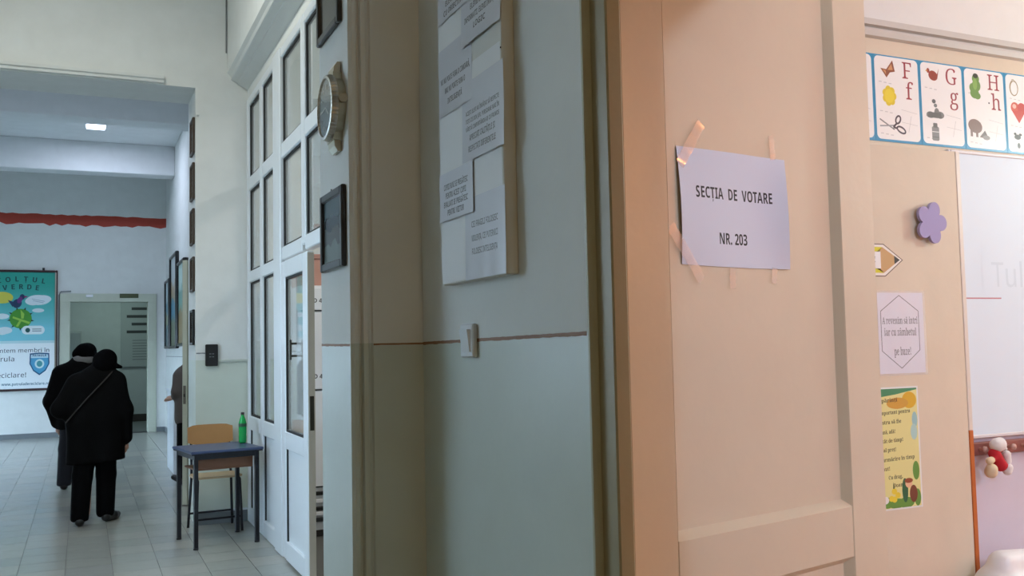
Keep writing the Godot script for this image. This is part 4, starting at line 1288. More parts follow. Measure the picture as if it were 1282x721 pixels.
# ---------------------------------------------------------------- the portal wall
func portal_things():
	var wood := mat("dark wood frame", rgb(70, 58, 48), 0.5)
	var k := 0
	for q in [[3.594, 3.272], [3.187, 2.86], [2.775, 2.457], [2.343, 2.035], [1.874, 1.562]]:
		var pm := photo("jamb photo %d" % k, [rgb(110, 104, 92), rgb(84, 80, 72), rgb(126, 120, 104)])
		frame_on_wall("picture_frame", "dark framed picture on the opening's jamb, %s in the column of five" % ["topmost", "second from the top", "third from the top", "fourth from the top", "lowest"][k], "picture", Vector3(0.90, (q[0] + q[1]) / 2, -8.82), -90, 0.25, q[0] - q[1], 0.022, 0.022, wood if k < 4 else mats["black frame"], pm, "pictures on the jamb")
		k += 1
	# black wall device
	var d := thing("access_terminal", "black wall-mounted access terminal on the pale wall behind the desk", "terminal", Vector3(1.033, 1.468, PORTAL_Z))
	block("body", Vector3(-0.053, -0.095, 0), Vector3(0.053, 0.095, 0.032), mats["black plastic"], d, 0.006)
	for q in [[-0.012, 0.012], [-0.012, -0.014], [0.012, 0.012], [0.012, -0.014]]:
		block("display_mark", Vector3(q[0] - 0.009, q[1] - 0.004, 0.032), Vector3(q[0] + 0.007, q[1] + 0.003, 0.033), mat("grey print", rgb(120, 126, 130), 0.5), d)
	var c := thing("cable_duct", "thin pale cable duct running from the black terminal to the partition", "cable duct", Vector3(1.086, 1.414, PORTAL_Z))
	block("duct", Vector3(0, -0.009, 0), Vector3(0.25, 0.009, 0.014), mats["dado paint"], c, 0.003)
	var l := get_node("wall_front")
	obj("painted_line", ragged(Vector3(0.905, 1.486, PORTAL_Z), Vector3(0.98, 1.486, PORTAL_Z), Vector3.BACK, 0.006, 0.006, 6, 0.001), mats["skirting grey"], l)
	# door leaf folded into the far corridor, lock edge towards us
	var f := thing("corridor_door", "olive painted tall door leaf seen edge-on with its steel lock plate", "door", Vector3(0.937, 0, -9.78), 0.0)
	var dirv := Vector3(0.50, 0, -0.64).normalized()
	var yaw := rad_to_deg(atan2(-dirv.z, dirv.x))
	f.rotation_degrees.y = yaw
	var s := Shape.new()
	s.box(Vector3(0, 0.01, -0.052), Vector3(0.82, 2.41, 0), 0.003)
	obj("leaf", s, plaster("leaf olive", rgb(196, 198, 178), 0.4, 0.1), f)
	var lp := block("lock_plate", Vector3(-0.003, 0.99, -0.040), Vector3(0.0, 1.17, -0.012), mat("lock grey", rgb(112, 108, 98), 0.45, 0.3), f)
	block("bolt", Vector3(-0.009, 1.06, -0.033), Vector3(-0.003, 1.09, -0.019), mat("dark steel"), lp)
	block("closer_pin", Vector3(0.01, 2.41, -0.03), Vector3(0.04, 2.44, -0.01), mats["black plastic"], f)
	# low white cabinet along the far wall beyond the leaf
	var w := thing("low_cabinet", "low white cabinet by the far corridor wall behind the door leaf", "cabinet", Vector3(1.22, 0, -12.7))
	block("body", Vector3(-0.20, 0.0, -0.5), Vector3(0.23, 1.0, 0.4), mats["white plastic"], w, 0.01)
	block("top", Vector3(-0.215, 1.0, -0.51), Vector3(0.235, 1.025, 0.41), mats["white plastic"], w, 0.006)

func desk_and_chair():
	var blue := plaster("desk blue", rgb(62, 76, 112), 0.35, 0.05)
	var metal := mat("desk metal", rgb(22, 24, 32), 0.4, 0.2)
	var wood := plaster("chair wood", rgb(186, 136, 84), 0.4, 0.1, 3.0)
	var dwood := plaster("shelf wood", rgb(128, 86, 62), 0.5, 0.1, 3.0)
	var d := thing("school_desk", "small blue-topped school desk with dark metal legs beside the partition", "desk", Vector3(0.985, 0, -7.87), 9.0)
	block("top", Vector3(-0.28, 0.722, -0.29), Vector3(0.28, 0.742, 0.29), blue, d, 0.005)
	block("rim", Vector3(-0.274, 0.712, -0.284), Vector3(0.274, 0.7215, 0.284), metal, d)
	for x in [-1.0, 1.0]:
		for z in [-1.0, 1.0]:
			var l := Shape.new()
			l.bar(Vector3(x * 0.236, 0.012, z * 0.25), Vector3(x * 0.236, 0.712, z * 0.25), 0.03, 0.03, Vector3.RIGHT)
			obj("leg", l, metal, d)
			var ft := Shape.new()
			ft.tube([Vector3(x * 0.236, 0, z * 0.25), Vector3(x * 0.236, 0.014, z * 0.25)], 0.02, 10)
			obj("foot_cap", ft, mats["black plastic"], d)
	var ap := Shape.new()
	for z in [-0.25, 0.25]:
		ap.box(Vector3(-0.221, 0.675, z - 0.012), Vector3(0.221, 0.711, z + 0.012))
	for x in [-0.236, 0.236]:
		ap.box(Vector3(x - 0.012, 0.675, -0.235), Vector3(x + 0.012, 0.711, 0.235))
	obj("apron", ap, metal, d)
	var dsh := block("shelf", Vector3(-0.22, 0.585, -0.14), Vector3(0.22, 0.598, 0.2), dwood, d, 0.002)
	block("shelf_front", Vector3(-0.22, 0.598, 0.186), Vector3(0.22, 0.668, 0.2), dwood, dsh, 0.002)
	# chair
	var c := thing("school_chair", "wooden school chair with dark tubular frame pushed in behind the desk", "chair", Vector3(1.03, 0, -8.365), 4.0)
	var seat := Shape.new()
	var sp := PackedVector2Array()
	for q in [[-0.17, -0.17], [0.17, -0.17], [0.195, -0.1], [0.195, 0.13], [0.15, 0.18], [-0.15, 0.18], [-0.195, 0.13], [-0.195, -0.1]]:
		sp.append(Vector2(q[0], q[1]))
	seat.prism(sp, 0.448, 0.462, 1)
	obj("seat", seat, plaster("seat wood", rgb(196, 170, 130), 0.4, 0.1, 3.0), c)
	var back := Shape.new()
	for i in 8:
		for pr in 1:
			var u0 := -1.0 + i * 0.25; var u1 := u0 + 0.25
			var z0 := -0.2 - 0.02 * (1 - u0 * u0); var z1 := -0.2 - 0.02 * (1 - u1 * u1)
			var x0 := u0 * 0.19; var x1 := u1 * 0.19
			var c0 := 0.02 * pow(abs(u0), 6.0); var c1 := 0.02 * pow(abs(u1), 6.0)
			var t := 0.011
			back.quad(Vector3(x0, 0.70 + c0, z0), Vector3(x1, 0.70 + c1, z1), Vector3(x1, 0.868 - c1, z1 - 0.015), Vector3(x0, 0.868 - c0, z0 - 0.015), Vector3.BACK, 1)
			back.quad(Vector3(x0, 0.70 + c0, z0 - t), Vector3(x1, 0.70 + c1, z1 - t), Vector3(x1, 0.868 - c1, z1 - 0.015 - t), Vector3(x0, 0.868 - c0, z0 - 0.015 - t), Vector3.FORWARD, 1)
			back.quad(Vector3(x0, 0.868 - c0, z0 - 0.015), Vector3(x1, 0.868 - c1, z1 - 0.015), Vector3(x1, 0.868 - c1, z1 - 0.015 - t), Vector3(x0, 0.868 - c0, z0 - 0.015 - t), Vector3.UP)
			back.quad(Vector3(x0, 0.70 + c0, z0), Vector3(x1, 0.70 + c1, z1), Vector3(x1, 0.70 + c1, z1 - t), Vector3(x0, 0.70 + c0, z0 - t), Vector3.DOWN)
	for e in [-1.0, 1.0]:
		back.quad(Vector3(e * 0.19, 0.72, -0.2), Vector3(e * 0.19, 0.848, -0.215), Vector3(e * 0.19, 0.848, -0.226), Vector3(e * 0.19, 0.72, -0.211), Vector3(e, 0, 0))
	obj("backrest", back, wood, c)
	for x in [-1.0, 1.0]:
		var l := Shape.new()
		l.tube([Vector3(x * 0.185, 0.0, 0.17), Vector3(x * 0.17, 0.43, 0.15), Vector3(x * 0.168, 0.44, 0.12), Vector3(x * 0.168, 0.44, -0.15)], 0.011, 10)
		obj("leg", l, metal, c)
		var r := Shape.new()
		r.tube([Vector3(x * 0.185, 0.0, -0.22), Vector3(x * 0.165, 0.44, -0.17), Vector3(x * 0.16, 0.62, -0.205), Vector3(x * 0.16, 0.80, -0.236)], 0.011, 10)
		obj("leg", r, metal, c)
	var cb := Shape.new()
	cb.tube([Vector3(-0.18, 0.12, 0.165), Vector3(0.18, 0.12, 0.165)], 0.009, 8)
	obj("stretcher", cb, metal, c)
	var cb2 := Shape.new()
	cb2.tube([Vector3(-0.18, 0.12, -0.205), Vector3(0.18, 0.12, -0.205)], 0.009, 8)
	obj("stretcher", cb2, metal, c)
	# bottle
	var b := thing("soda_bottle", "green plastic soda bottle with dark cap standing on the blue desk", "bottle", Vector3(1.205, 0.742, -8.03))
	var bs := Shape.new()
	bs.lathe([Vector2(0.0001, 0.004), Vector2(0.022, 0.0), Vector2(0.031, 0.008), Vector2(0.032, 0.05), Vector2(0.030, 0.07), Vector2(0.032, 0.09), Vector2(0.032, 0.15), Vector2(0.030, 0.17), Vector2(0.022, 0.20), Vector2(0.014, 0.222), Vector2(0.0125, 0.235), Vector2(0.0001, 0.236)], 24)
	var bm := mat("bottle green", rgb(30, 170, 84), 0.08)
	bm.refraction_enabled = false
	obj("body", bs, bm, b)
	var lb := Shape.new()
	lb.lathe([Vector2(0.0325, 0.135), Vector2(0.0328, 0.14), Vector2(0.0328, 0.158), Vector2(0.0322, 0.162)], 24)
	obj("label", lb, mat("label dark green", rgb(18, 78, 52), 0.5), b)
	var cp := Shape.new()
	cp.lathe([Vector2(0.0145, 0.233), Vector2(0.0145, 0.252), Vector2(0.0001, 0.253)], 20)
	obj("cap", cp, mats["black plastic"], b)

# ---------------------------------------------------------------- far corridor
func far_things():
	# the recycling poster: 1.13 x 2.16 m
	var W := 520; var H := 1000
	var cv := Canvas.new(W, H, rgb(54, 186, 172))
	for y in 60:     # printed sky getting lighter towards the middle
		cv.rect(0, y * 10, W, y * 10 + 10, rgb(44, 168, 152).lerp(rgb(132, 212, 226), clampf((y - 8) / 40.0, 0, 1)))
	var dk := rgb(24, 70, 74)
	var word := "COLȚUL"
	for i in 6:
		cv.text(word[i], 96 + i * 66, 92 - 22 * sin(PI * (i + 0.5) / 6.0) + 10, 42, dk, "Droid Sans", 700, 1.0, 0.0, (i - 2.5) * 0.07)
	word = "VERDE"
	for i in 5:
		cv.text(word[i], 140 + i * 60, 150 - 14 * sin(PI * (i + 0.5) / 5.0) + 10, 42, dk, "Droid Sans", 700, 1.0, 0.0, (i - 2) * 0.06)
	cv.oval(120, 220, 80, 50, rgb(220, 214, 90))
	for q in [[390, 240, 90, 44], [350, 250, 60, 36], [430, 232, 60, 34], [390, 330, 46, 18], [118, 380, 54, 24], [140, 500, 56, 30], [120, 516, 40, 22]]:
		cv.oval(q[0], q[1], q[2], q[3], rgb(226, 240, 246))
	cv.line(Vector2(340, 230), Vector2(440, 252), 3, rgb(120, 150, 170))
	cv.line(Vector2(350, 246), Vector2(430, 264), 3, rgb(120, 150, 170))
	# bird perched on a green globe
	var bird := rgb(40, 68, 104)
	cv.oval(230, 270, 34, 40, bird, 0.5)
	cv.poly([Vector2(214, 260), Vector2(160, 240), Vector2(196, 300)], bird)
	cv.oval(268, 214, 20, 24, bird)
	cv.poly([Vector2(284, 204), Vector2(316, 208), Vector2(284, 224)], rgb(150, 60, 120))
	cv.oval(250, 240, 18, 30, rgb(110, 60, 130), 0.4)
	cv.oval(258, 400, 84, 84, rgb(78, 158, 60))
	cv.poly([Vector2(200, 380), Vector2(330, 430), Vector2(322, 448), Vector2(196, 396)], rgb(160, 210, 90))
	cv.poly([Vector2(256, 322), Vector2(286, 360), Vector2(280, 400), Vector2(262, 400)], rgb(160, 210, 90))
	cv.poly([Vector2(250, 410), Vector2(270, 410), Vector2(240, 470), Vector2(222, 466)], rgb(160, 210, 90))
	for i in 9:
		var a := TAU * i / 9.0 + 0.2
		cv.poly([Vector2(258, 400) + Vector2(cos(a - 0.1), sin(a - 0.1)) * 82, Vector2(258, 400) + Vector2(cos(a), sin(a)) * 104, Vector2(258, 400) + Vector2(cos(a + 0.1), sin(a + 0.1)) * 82], rgb(40, 60, 60))
	cv.rrect(268, 462, 440, 536, 34, rgb(232, 244, 248))
	cv.oval(312, 500, 18, 20, rgb(30, 90, 90))
	cv.rect(346, 488, 416, 494, rgb(90, 120, 130)); cv.rect(346, 504, 416, 510, rgb(90, 120, 130))
	cv.rect(0, 590, W, 612, rgb(196, 226, 232))
	cv.rect(0, 612, W, H, rgb(240, 248, 252))
	var nv := rgb(44, 60, 76)
	cv.text("Suntem membri în", 262, 690, 34, nv, "Droid Sans", 400, 1.0, 430)
	cv.text("Patrula", 118, 764, 40, nv, "Droid Sans", 400, 1.0, 190)
	cv.text("de", 60, 826, 36, nv, "Droid Sans", 400)
	cv.text("Reciclare!", 178, 902, 40, nv, "Droid Sans", 400, 1.0, 250)
	cv.text("www.patruladereciclare.ro", 300, 970, 22, rgb(60, 110, 130), "Droid Sans", 700, 1.0, 360)
	var shp := [Vector2(330, 700), Vector2(400, 694), Vector2(478, 700), Vector2(480, 790), Vector2(452, 850), Vector2(404, 888), Vector2(356, 850), Vector2(328, 790)]
	cv.poly(shp, rgb(30, 86, 130))
	var inner := []
	for p in shp:
		inner.append(Vector2(404, 786) + (p - Vector2(404, 786)) * 0.88)
	cv.poly(inner, rgb(86, 168, 210))
	cv.poly([inner[0], inner[1], inner[2], Vector2(470, 740), Vector2(338, 740)], rgb(200, 228, 240))
	cv.oval(404, 790, 36, 40, rgb(210, 236, 240))
	cv.oval(404, 790, 22, 26, rgb(80, 160, 170))
	cv.text("PATRULA", 404, 728, 18, rgb(40, 80, 120), "Droid Sans", 700)
	var maroon := mat("maroon frame", rgb(62, 40, 42), 0.4)
	var p := frame_on_wall("poster_frame", "large teal and white recycling poster in a maroon frame on the end wall", "poster", Vector3(-1.02, 1.955, FAR_Z), 0, 1.19, 2.19, 0.04, 0.06, maroon, print_mat("recycling poster", cv, 0.3))
	for x in [-0.42, 0.36]:
		var hk := Shape.new()
		hk.tube([Vector3(x, 1.09, 0.01), Vector3(x, 1.14, 0.01)], 0.02, 8)
		obj("hanger", hk, mats["black plastic"], p)
	block("glass_edge", Vector3(0.552, -1.05, 0.03), Vector3(0.575, 1.05, 0.062), mats["steel"], p)
	# posters along the side wall
	var pa := photo("side poster a", [rgb(190, 214, 220), rgb(120, 170, 190), rgb(150, 160, 130), rgb(90, 120, 130)], 0.3)
	var pb := photo("side poster b", [rgb(196, 206, 210), rgb(170, 150, 120), rgb(80, 140, 170), rgb(110, 120, 100)], 0.3)
	var pc2 := photo("side poster c", [rgb(190, 220, 214), rgb(130, 180, 170), rgb(160, 140, 100)], 0.3)
	frame_on_wall("poster_frame", "narrow black framed poster nearest the far doorway on the side wall", "poster", Vector3(FAR_X, 2.21, -18.55), -90, 0.92, 1.28, 0.05, 0.05, mats["black frame"], pa, "posters on the far side wall")
	frame_on_wall("poster_frame", "taller black framed poster in the middle of the far side wall", "poster", Vector3(FAR_X, 2.38, -17.15), -90, 1.25, 1.63, 0.05, 0.06, mats["black frame"], pb, "posters on the far side wall")
	frame_on_wall("poster_frame", "black framed greenish poster nearest the olive door leaf", "poster", Vector3(FAR_X, 2.28, -15.8), -90, 1.1, 1.37, 0.05, 0.06, mats["black frame"], pc2, "posters on the far side wall")
	# small things at the far door
	var pq := thing("door_plaque", "small dark green plaque on the far doorway's head casing", "sign", Vector3(0.795, 2.585, FAR_Z + 0.034))
	block("plate", Vector3(-0.165, -0.04, 0), Vector3(0.165, 0.04, 0.012), mat("plaque green", rgb(66, 78, 54), 0.5), pq, 0.003)
	block("rim", Vector3(-0.155, -0.03, 0.012), Vector3(0.155, 0.03, 0.014), mat("plaque inner", rgb(82, 92, 60), 0.5), pq)
	var em := thing("wall_box", "small white box on the far doorway's head casing left of the plaque", "box", Vector3(0.11, 2.58, FAR_Z + 0.034))
	block("body", Vector3(-0.06, -0.025, 0), Vector3(0.06, 0.025, 0.04), mats["white plastic"], em, 0.006)
	block("lid", Vector3(-0.05, -0.02, 0.04), Vector3(0.05, 0.02, 0.045), mats["paper"], em)
	var cd := thing("cable_duct", "grey cable running down the end wall between poster and doorway", "cable duct", Vector3(-0.40, 0.1, FAR_Z))
	var cs := Shape.new()
	cs.tube([Vector3(0, 0, 0.012), Vector3(0, 2.5, 0.012), Vector3(0.03, 2.56, 0.012), Vector3(0.2, 2.57, 0.012)], 0.01, 8)
	obj("cable", cs, mats["skirting grey"], cd)
	# board with notices in the dim room
	var zz := FAR_Z - 3.2
	var nb := thing("info_board", "pale board with dark strips in the dim room past the far doorway", "notice board", Vector3(1.12, 1.95, zz + 0.03))
	for y in [-0.6, 0.6]:
		block("spacer", Vector3(-0.3, y, -0.03), Vector3(0.3, y + 0.04, 0.0), mat("board grey", rgb(170, 178, 180), 0.6), nb)
	block("board", Vector3(-0.36, -0.75, 0), Vector3(0.36, 0.75, 0.02), mat("board grey", rgb(170, 178, 180), 0.6), nb, 0.005)
	for i in 4:
		block("strip", Vector3(-0.14 - 0.1 * (i % 2), 0.5 - i * 0.17, 0.02), Vector3(0.33, 0.56 - i * 0.17, 0.026), mat("strip dark", rgb(60, 64, 66), 0.6), nb)
	for i in 8:
		block("text_line", Vector3(-0.12, -0.18 - i * 0.06, 0.02), Vector3(0.2, -0.16 - i * 0.06, 0.023), mat("strip mid", rgb(130, 136, 138), 0.6), nb)
	var cab := thing("wall_cabinet", "grey cabinet at the left of the dim room past the far doorway", "cabinet", Vector3(-0.42, 0, zz + 0.02))
	block("body", Vector3(-0.3, 0, 0), Vector3(0.4, 2.0, 0.4), mat("board grey"), cab, 0.01)
	var cdr := block("door", Vector3(-0.28, 0.05, 0.4), Vector3(0.38, 1.95, 0.42), mat("cab door", rgb(150, 158, 162), 0.5), cab, 0.006)
	block("handle", Vector3(0.3, 0.95, 0.42), Vector3(0.32, 1.1, 0.44), mat("dark steel"), cdr)

# ---------------------------------------------------------------- people
func hand_bones(wrist: Vector3, down: Vector3, side: Vector3) -> Array:
	# a relaxed hand: palm, four curled fingers, thumb
	var out := []
	var fwd := down.cross(side).normalized()
	out.append([wrist, wrist + down * 0.085, 0.026, 0.030])
	for i in 4:
		var o := wrist + down * 0.085 + fwd * (0.027 - 0.018 * i)
		var ln: float = [0.066, 0.074, 0.070, 0.055][i]
		var k := o + down * ln * 0.5
		out.append([o, k, 0.0095, 0.009])
		out.append([k, k + (down * 0.8 - side * 0.6).normalized() * ln * 0.5, 0.009, 0.008])
	var th := wrist + down * 0.03 + fwd * 0.028
	out.append([th, th + (down * 0.7 + fwd * 0.6).normalized() * 0.05, 0.011, 0.0095])
	return out

func fuse(parts: Array) -> ArrayMesh:
	var st := SurfaceTool.new()
	st.begin(Mesh.PRIMITIVE_TRIANGLES)
	for m in parts:
		st.append_from(m, 0, Transform3D())
	return st.commit()

func head_mesh(c: Vector3) -> ArrayMesh:
	# skull, jaw, nose, lips, brow and ears, looking along -z
	return flesh([[c + Vector3(0, 0.02, 0.012), c + Vector3(0, 0.012, -0.022), 0.084, 0.078], [c + Vector3(0, -0.05, -0.04), c + Vector3(0, -0.085, -0.058), 0.055, 0.036],
		[c + Vector3(0, -0.002, -0.096), c + Vector3(0, -0.034, -0.108), 0.010, 0.014], [c + Vector3(-0.018, -0.06, -0.088), c + Vector3(0.018, -0.06, -0.088), 0.010, 0.010],
		[c + Vector3(-0.04, 0.016, -0.082), c + Vector3(0.04, 0.016, -0.082), 0.014, 0.014],
		[c + Vector3(-0.082, 0.005, 0.0), c + Vector3(-0.085, -0.03, -0.004), 0.016, 0.011], [c + Vector3(0.082, 0.005, 0.0), c + Vector3(0.085, -0.03, -0.004), 0.016, 0.011],
		[c + Vector3(0, -0.06, 0.01), c + Vector3(0, -0.15, 0.03), 0.055, 0.062]], 0.006, 0.014)

func eyes(c: Vector3, o: Node3D):
	for x in [-0.031, 0.031]:
		var s := Shape.new()
		s.ball(c + Vector3(x, -0.004, -0.084), Vector3.ONE * 0.011, 10, 6)
		obj("eye", s, mat("eye dark", rgb(40, 32, 28), 0.2), o)

func people():
	var black := plaster("coat black", rgb(12, 12, 13), 0.75, 0.5, 5.0)
	var trouser := plaster("trousers black", rgb(9, 9, 11), 0.8, 0.3, 5.0)
	var shoe := mat("shoe black", rgb(14, 14, 16), 0.4)
	var skin := mat("skin", rgb(204, 160, 138), 0.55)
	var capm := plaster("cap black", rgb(7, 7, 9), 0.95, 0.2, 8.0)
	var hairm := plaster("grey hair", rgb(128, 126, 126), 0.8, 0.6, 12.0)
	for m in [black, trouser, capm]:
		m.metallic_specular = 0.15
	# --- nearer person, back to us, walking away
	var a := thing("person", "person in a long black coat and brimmed cap walking away, nearer of the two", "person", Vector3(0.11, 0, -9.25))
	var c := 0.014
	put("body", fuse([flesh([[Vector3(0.0, 0.75, 0), Vector3(0.01, 1.25, 0), 0.085, 0.085], [Vector3(-0.08, 0.7, 0), Vector3(-0.08, 0.10, 0.05), 0.075, 0.04], [Vector3(0.08, 0.7, 0), Vector3(0.10, 0.1, -0.1), 0.075, 0.04],
		[Vector3(0.13, 1.22, 0), Vector3(0.25, 0.95, 0.0), 0.05, 0.04], [Vector3(0.25, 0.95, 0.0), Vector3(0.245, 0.74, -0.04), 0.038, 0.027],
		[Vector3(-0.16, 1.2, 0), Vector3(-0.27, 0.98, 0.02), 0.05, 0.04], [Vector3(-0.27, 0.98, 0.02), Vector3(-0.12, 0.98, -0.16), 0.038, 0.027]], c, 0.02), head_mesh(Vector3(0.075, 1.40, -0.06)), flesh(hand_bones(Vector3(0.245, 0.735, -0.045), Vector3(0.05, -0.98, -0.15).normalized(), Vector3(1, 0, 0)), 0.006, 0.008), flesh(hand_bones(Vector3(-0.12, 0.98, -0.16), Vector3(0.9, 0.1, -0.3).normalized(), Vector3(0, 0, 1)), 0.006, 0.008)]), skin, a)
	eyes(Vector3(0.075, 1.40, -0.06), a)
	# long coat, flared, cut at hem and neck
	put("coat", flesh([[Vector3(-0.10, 1.20, 0), Vector3(-0.09, 0.9, 0), 0.125, 0.145], [Vector3(0.12, 1.21, 0), Vector3(0.09, 0.9, 0), 0.115, 0.145],
		[Vector3(0.0, 1.27, 0), Vector3(0.0, 0.8, 0), 0.125, 0.14], [Vector3(-0.09, 0.9, 0), Vector3(-0.085, 0.48, 0.0), 0.145, 0.155], [Vector3(0.09, 0.9, 0), Vector3(0.095, 0.48, 0.0), 0.145, 0.155],
		[Vector3(-0.10, 1.26, 0), Vector3(0.04, 1.33, -0.01), 0.07, 0.085], [Vector3(0.16, 1.26, 0), Vector3(0.05, 1.33, -0.01), 0.07, 0.085], [Vector3(0.055, 1.32, -0.01), Vector3(0.065, 1.37, -0.02), 0.085, 0.08],
		[Vector3(0.165, 1.25, 0), Vector3(0.235, 0.99, 0.01), 0.08, 0.072], [Vector3(0.235, 0.99, 0.01), Vector3(0.25, 0.74, -0.03), 0.072, 0.06],
		[Vector3(-0.165, 1.24, 0), Vector3(-0.285, 1.02, 0.03), 0.08, 0.072], [Vector3(-0.285, 1.02, 0.03), Vector3(-0.20, 0.96, -0.10), 0.072, 0.06]], c, 0.05, 1.25, [[Vector3(0.06, -1, 0.04).normalized(), -0.535]]), black, a)
	put("trousers", flesh([[Vector3(-0.07, 0.72, 0), Vector3(-0.105, 0.42, 0.02), 0.10, 0.085], [Vector3(-0.105, 0.42, 0.02), Vector3(-0.125, 0.07, 0.09), 0.085, 0.075],
		[Vector3(0.08, 0.72, 0), Vector3(0.09, 0.42, -0.06), 0.10, 0.085], [Vector3(0.09, 0.42, -0.06), Vector3(0.085, 0.09, -0.06), 0.085, 0.078]], c, 0.02, 1.0, [[Vector3.DOWN, -0.04]]), trouser, a)
	put("shoe", flesh([[Vector3(-0.125, 0.045, 0.13), Vector3(-0.135, 0.035, -0.02), 0.042, 0.04], [Vector3(-0.135, 0.04, -0.02), Vector3(-0.14, 0.03, -0.11), 0.042, 0.032]], 0.01, 0.02, 1.0, [[Vector3.DOWN, 0.0]]), shoe, a)
	put("shoe", flesh([[Vector3(0.09, 0.045, -0.02), Vector3(0.15, 0.035, -0.12), 0.042, 0.042], [Vector3(0.15, 0.04, -0.12), Vector3(0.185, 0.032, -0.2), 0.042, 0.034]], 0.01, 0.02, 1.0, [[Vector3.DOWN, 0.0]]), shoe, a)
	put("cap", flesh([[Vector3(0.07, 1.435, -0.05), Vector3(0.085, 1.45, -0.06), 0.100, 0.094], [Vector3(0.055, 1.385, 0.0), Vector3(0.085, 1.39, -0.02), 0.088, 0.088], [Vector3(0.14, 1.395, -0.09), Vector3(0.212, 1.375, -0.12), 0.034, 0.015], [Vector3(0.08, 1.40, -0.15), Vector3(0.15, 1.385, -0.19), 0.03, 0.014]], 0.01, 0.03), capm, a)
	var strap := Shape.new()
	strap.tube([Vector3(0.14, 1.345, 0.04), Vector3(0.10, 1.30, 0.105), Vector3(0.02, 1.21, 0.122), Vector3(-0.08, 1.10, 0.126), Vector3(-0.17, 0.99, 0.12), Vector3(-0.24, 0.9, 0.08)], 0.006, 8)
	obj("bag_strap", strap, mat("strap brown", rgb(40, 36, 34), 0.6), a)
	# --- farther person
	var b := thing("person", "person in dark jacket and flat cap with grey hair, beyond the nearer walker", "person", Vector3(-0.03, 0, -11.75))
	put("body", fuse([flesh([[Vector3(0.0, 0.85, 0), Vector3(0.0, 1.3, 0), 0.085, 0.085], [Vector3(-0.09, 0.8, 0), Vector3(-0.15, 0.1, 0.05), 0.08, 0.04], [Vector3(0.07, 0.8, 0), Vector3(0.06, 0.1, -0.16), 0.08, 0.04],
		[Vector3(-0.2, 1.28, 0), Vector3(-0.29, 0.98, 0.03), 0.05, 0.04], [Vector3(-0.29, 0.98, 0.03), Vector3(-0.22, 0.74, -0.05), 0.038, 0.027]], c, 0.02), head_mesh(Vector3(0.06, 1.485, -0.045)), flesh(hand_bones(Vector3(-0.22, 0.73, -0.05), Vector3(0.1, -0.95, -0.2).normalized(), Vector3(-1, 0, 0)), 0.007, 0.008)]), skin, b)
	eyes(Vector3(0.06, 1.485, -0.045), b)
	put("coat", flesh([[Vector3(-0.11, 1.27, 0), Vector3(-0.09, 0.75, 0), 0.13, 0.15], [Vector3(0.11, 1.27, 0), Vector3(0.1, 0.75, 0), 0.13, 0.15],
		[Vector3(0.0, 1.32, 0), Vector3(0.0, 0.8, 0), 0.13, 0.14], [Vector3(-0.14, 1.30, 0), Vector3(0.0, 1.38, 0), 0.075, 0.085], [Vector3(0.16, 1.30, 0), Vector3(0.01, 1.38, 0), 0.075, 0.085], [Vector3(0.0, 1.36, 0), Vector3(0.01, 1.42, -0.01), 0.09, 0.085],
		[Vector3(-0.2, 1.29, 0), Vector3(-0.285, 0.98, 0.03), 0.085, 0.078], [Vector3(-0.285, 0.98, 0.03), Vector3(-0.225, 0.74, -0.04), 0.078, 0.066],
		[Vector3(0.2, 1.29, 0), Vector3(0.28, 0.98, 0.03), 0.085, 0.078], [Vector3(0.28, 0.98, 0.03), Vector3(0.25, 0.76, -0.06), 0.078, 0.066]], c, 0.05, 1.2, [[Vector3.DOWN, -0.66]]), black, b)
	put("trousers", flesh([[Vector3(-0.08, 0.8, 0), Vector3(-0.12, 0.45, 0.0), 0.11, 0.09], [Vector3(-0.12, 0.45, 0.0), Vector3(-0.15, 0.07, 0.04), 0.09, 0.075],
		[Vector3(0.07, 0.8, 0), Vector3(0.07, 0.45, -0.06), 0.11, 0.09], [Vector3(0.07, 0.45, -0.06), Vector3(0.06, 0.08, -0.14), 0.09, 0.075]], c, 0.02, 1.0, [[Vector3.DOWN, -0.04]]), plaster("jeans dark", rgb(17, 20, 29), 0.95, 0.2, 5.0), b)
	put("shoe", flesh([[Vector3(-0.15, 0.045, 0.07), Vector3(-0.145, 0.035, -0.12), 0.044, 0.036]], 0.01, 0.02, 1.0, [[Vector3.DOWN, 0.0]]), shoe, b)
	put("shoe", flesh([[Vector3(0.06, 0.045, -0.12), Vector3(0.07, 0.035, -0.3), 0.044, 0.036]], 0.01, 0.02, 1.0, [[Vector3.DOWN, 0.0]]), shoe, b)
	put("hair", flesh([[Vector3(0.0, 1.45, 0.03), Vector3(0.08, 1.45, 0.035), 0.066, 0.064], [Vector3(-0.03, 1.45, -0.01), Vector3(-0.045, 1.41, 0.0), 0.05, 0.04]], 0.01, 0.02), hairm, b)
	put("cap", flesh([[Vector3(0.05, 1.52, 0.0), Vector3(0.08, 1.53, -0.05), 0.105, 0.10], [Vector3(-0.02, 1.50, 0.02), Vector3(0.08, 1.50, 0.03), 0.06, 0.07], [Vector3(0.15, 1.505, -0.10), Vector3(0.20, 1.485, -0.12), 0.028, 0.014]], 0.01, 0.03, 1.0, [[Vector3(0, -1, 0), -1.465]]), capm, b)
	# --- person mostly hidden behind the olive leaf
	var h := thing("person", "person in a grey-brown coat mostly hidden behind the olive door leaf", "person", Vector3(1.14, 0, -11.4))
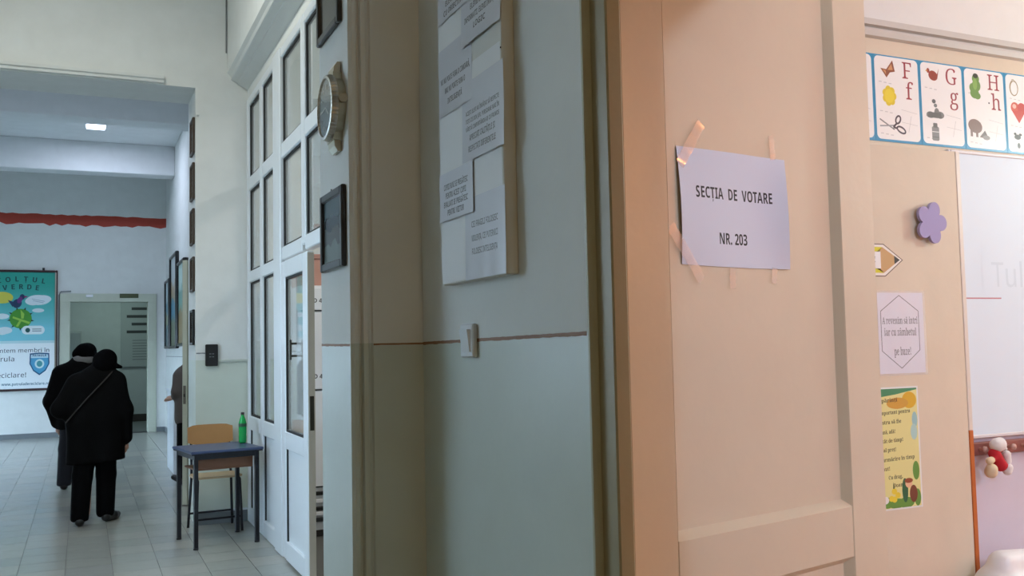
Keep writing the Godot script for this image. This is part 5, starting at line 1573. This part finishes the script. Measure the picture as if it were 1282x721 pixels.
	put("body", fuse([flesh([[Vector3(0, 0.85, 0), Vector3(0, 1.25, 0), 0.08, 0.085], [Vector3(-0.06, 0.8, 0), Vector3(-0.10, 0.12, 0.14), 0.075, 0.04], [Vector3(0.06, 0.8, 0), Vector3(0.08, 0.12, -0.2), 0.075, 0.04],
		[Vector3(-0.15, 1.2, 0), Vector3(-0.18, 1.05, 0.06), 0.05, 0.04], [Vector3(-0.18, 1.05, 0.06), Vector3(-0.19, 0.99, -0.02), 0.036, 0.027]], 0.016, 0.02), head_mesh(Vector3(0.01, 1.47, -0.02)), flesh(hand_bones(Vector3(-0.19, 0.99, -0.02), Vector3(-0.5, -0.2, -0.8).normalized(), Vector3(0, 1, 0)), 0.007, 0.008)]), skin, h)
	eyes(Vector3(0.01, 1.47, -0.02), h)
	put("coat", flesh([[Vector3(-0.07, 1.22, 0), Vector3(-0.06, 0.75, 0), 0.11, 0.125], [Vector3(0.08, 1.22, 0), Vector3(0.07, 0.75, 0), 0.11, 0.125], [Vector3(-0.1, 1.26, 0), Vector3(0, 1.33, 0), 0.07, 0.08], [Vector3(0.1, 1.26, 0), Vector3(0, 1.33, 0), 0.07, 0.08],
		[Vector3(0, 1.25, 0), Vector3(0, 0.75, 0), 0.11, 0.125], [Vector3(-0.14, 1.22, 0), Vector3(-0.165, 1.05, 0.05), 0.062, 0.055], [Vector3(-0.165, 1.05, 0.05), Vector3(-0.18, 1.0, 0.0), 0.052, 0.042]], 0.016, 0.04, 1.0, [[Vector3.DOWN, -0.66]]), plaster("coat grey brown", rgb(92, 84, 80), 0.85, 0.4, 5.0), h)
	put("trousers", flesh([[Vector3(-0.06, 0.78, 0), Vector3(-0.10, 0.12, 0.14), 0.10, 0.07], [Vector3(0.06, 0.78, 0), Vector3(0.08, 0.1, -0.2), 0.09, 0.065]], 0.016, 0.02), trouser, h)
	put("shoe", flesh([[Vector3(-0.10, 0.05, 0.17), Vector3(-0.20, 0.10, 0.10), 0.04, 0.03], [Vector3(-0.10, 0.06, 0.15), Vector3(-0.11, 0.16, 0.13), 0.045, 0.05]], 0.01, 0.03, 1.0, [[Vector3.DOWN, 0.0]]), shoe, h)
	put("shoe", flesh([[Vector3(0.08, 0.045, -0.18), Vector3(0.08, 0.035, -0.36), 0.042, 0.036]], 0.01, 0.02, 1.0, [[Vector3.DOWN, 0.0]]), shoe, h)
	put("hair", flesh([[Vector3(0.01, 1.49, 0.02), Vector3(0.01, 1.53, -0.01), 0.09, 0.088]], 0.012), mat("brown hair", rgb(56, 44, 36), 0.8), h)
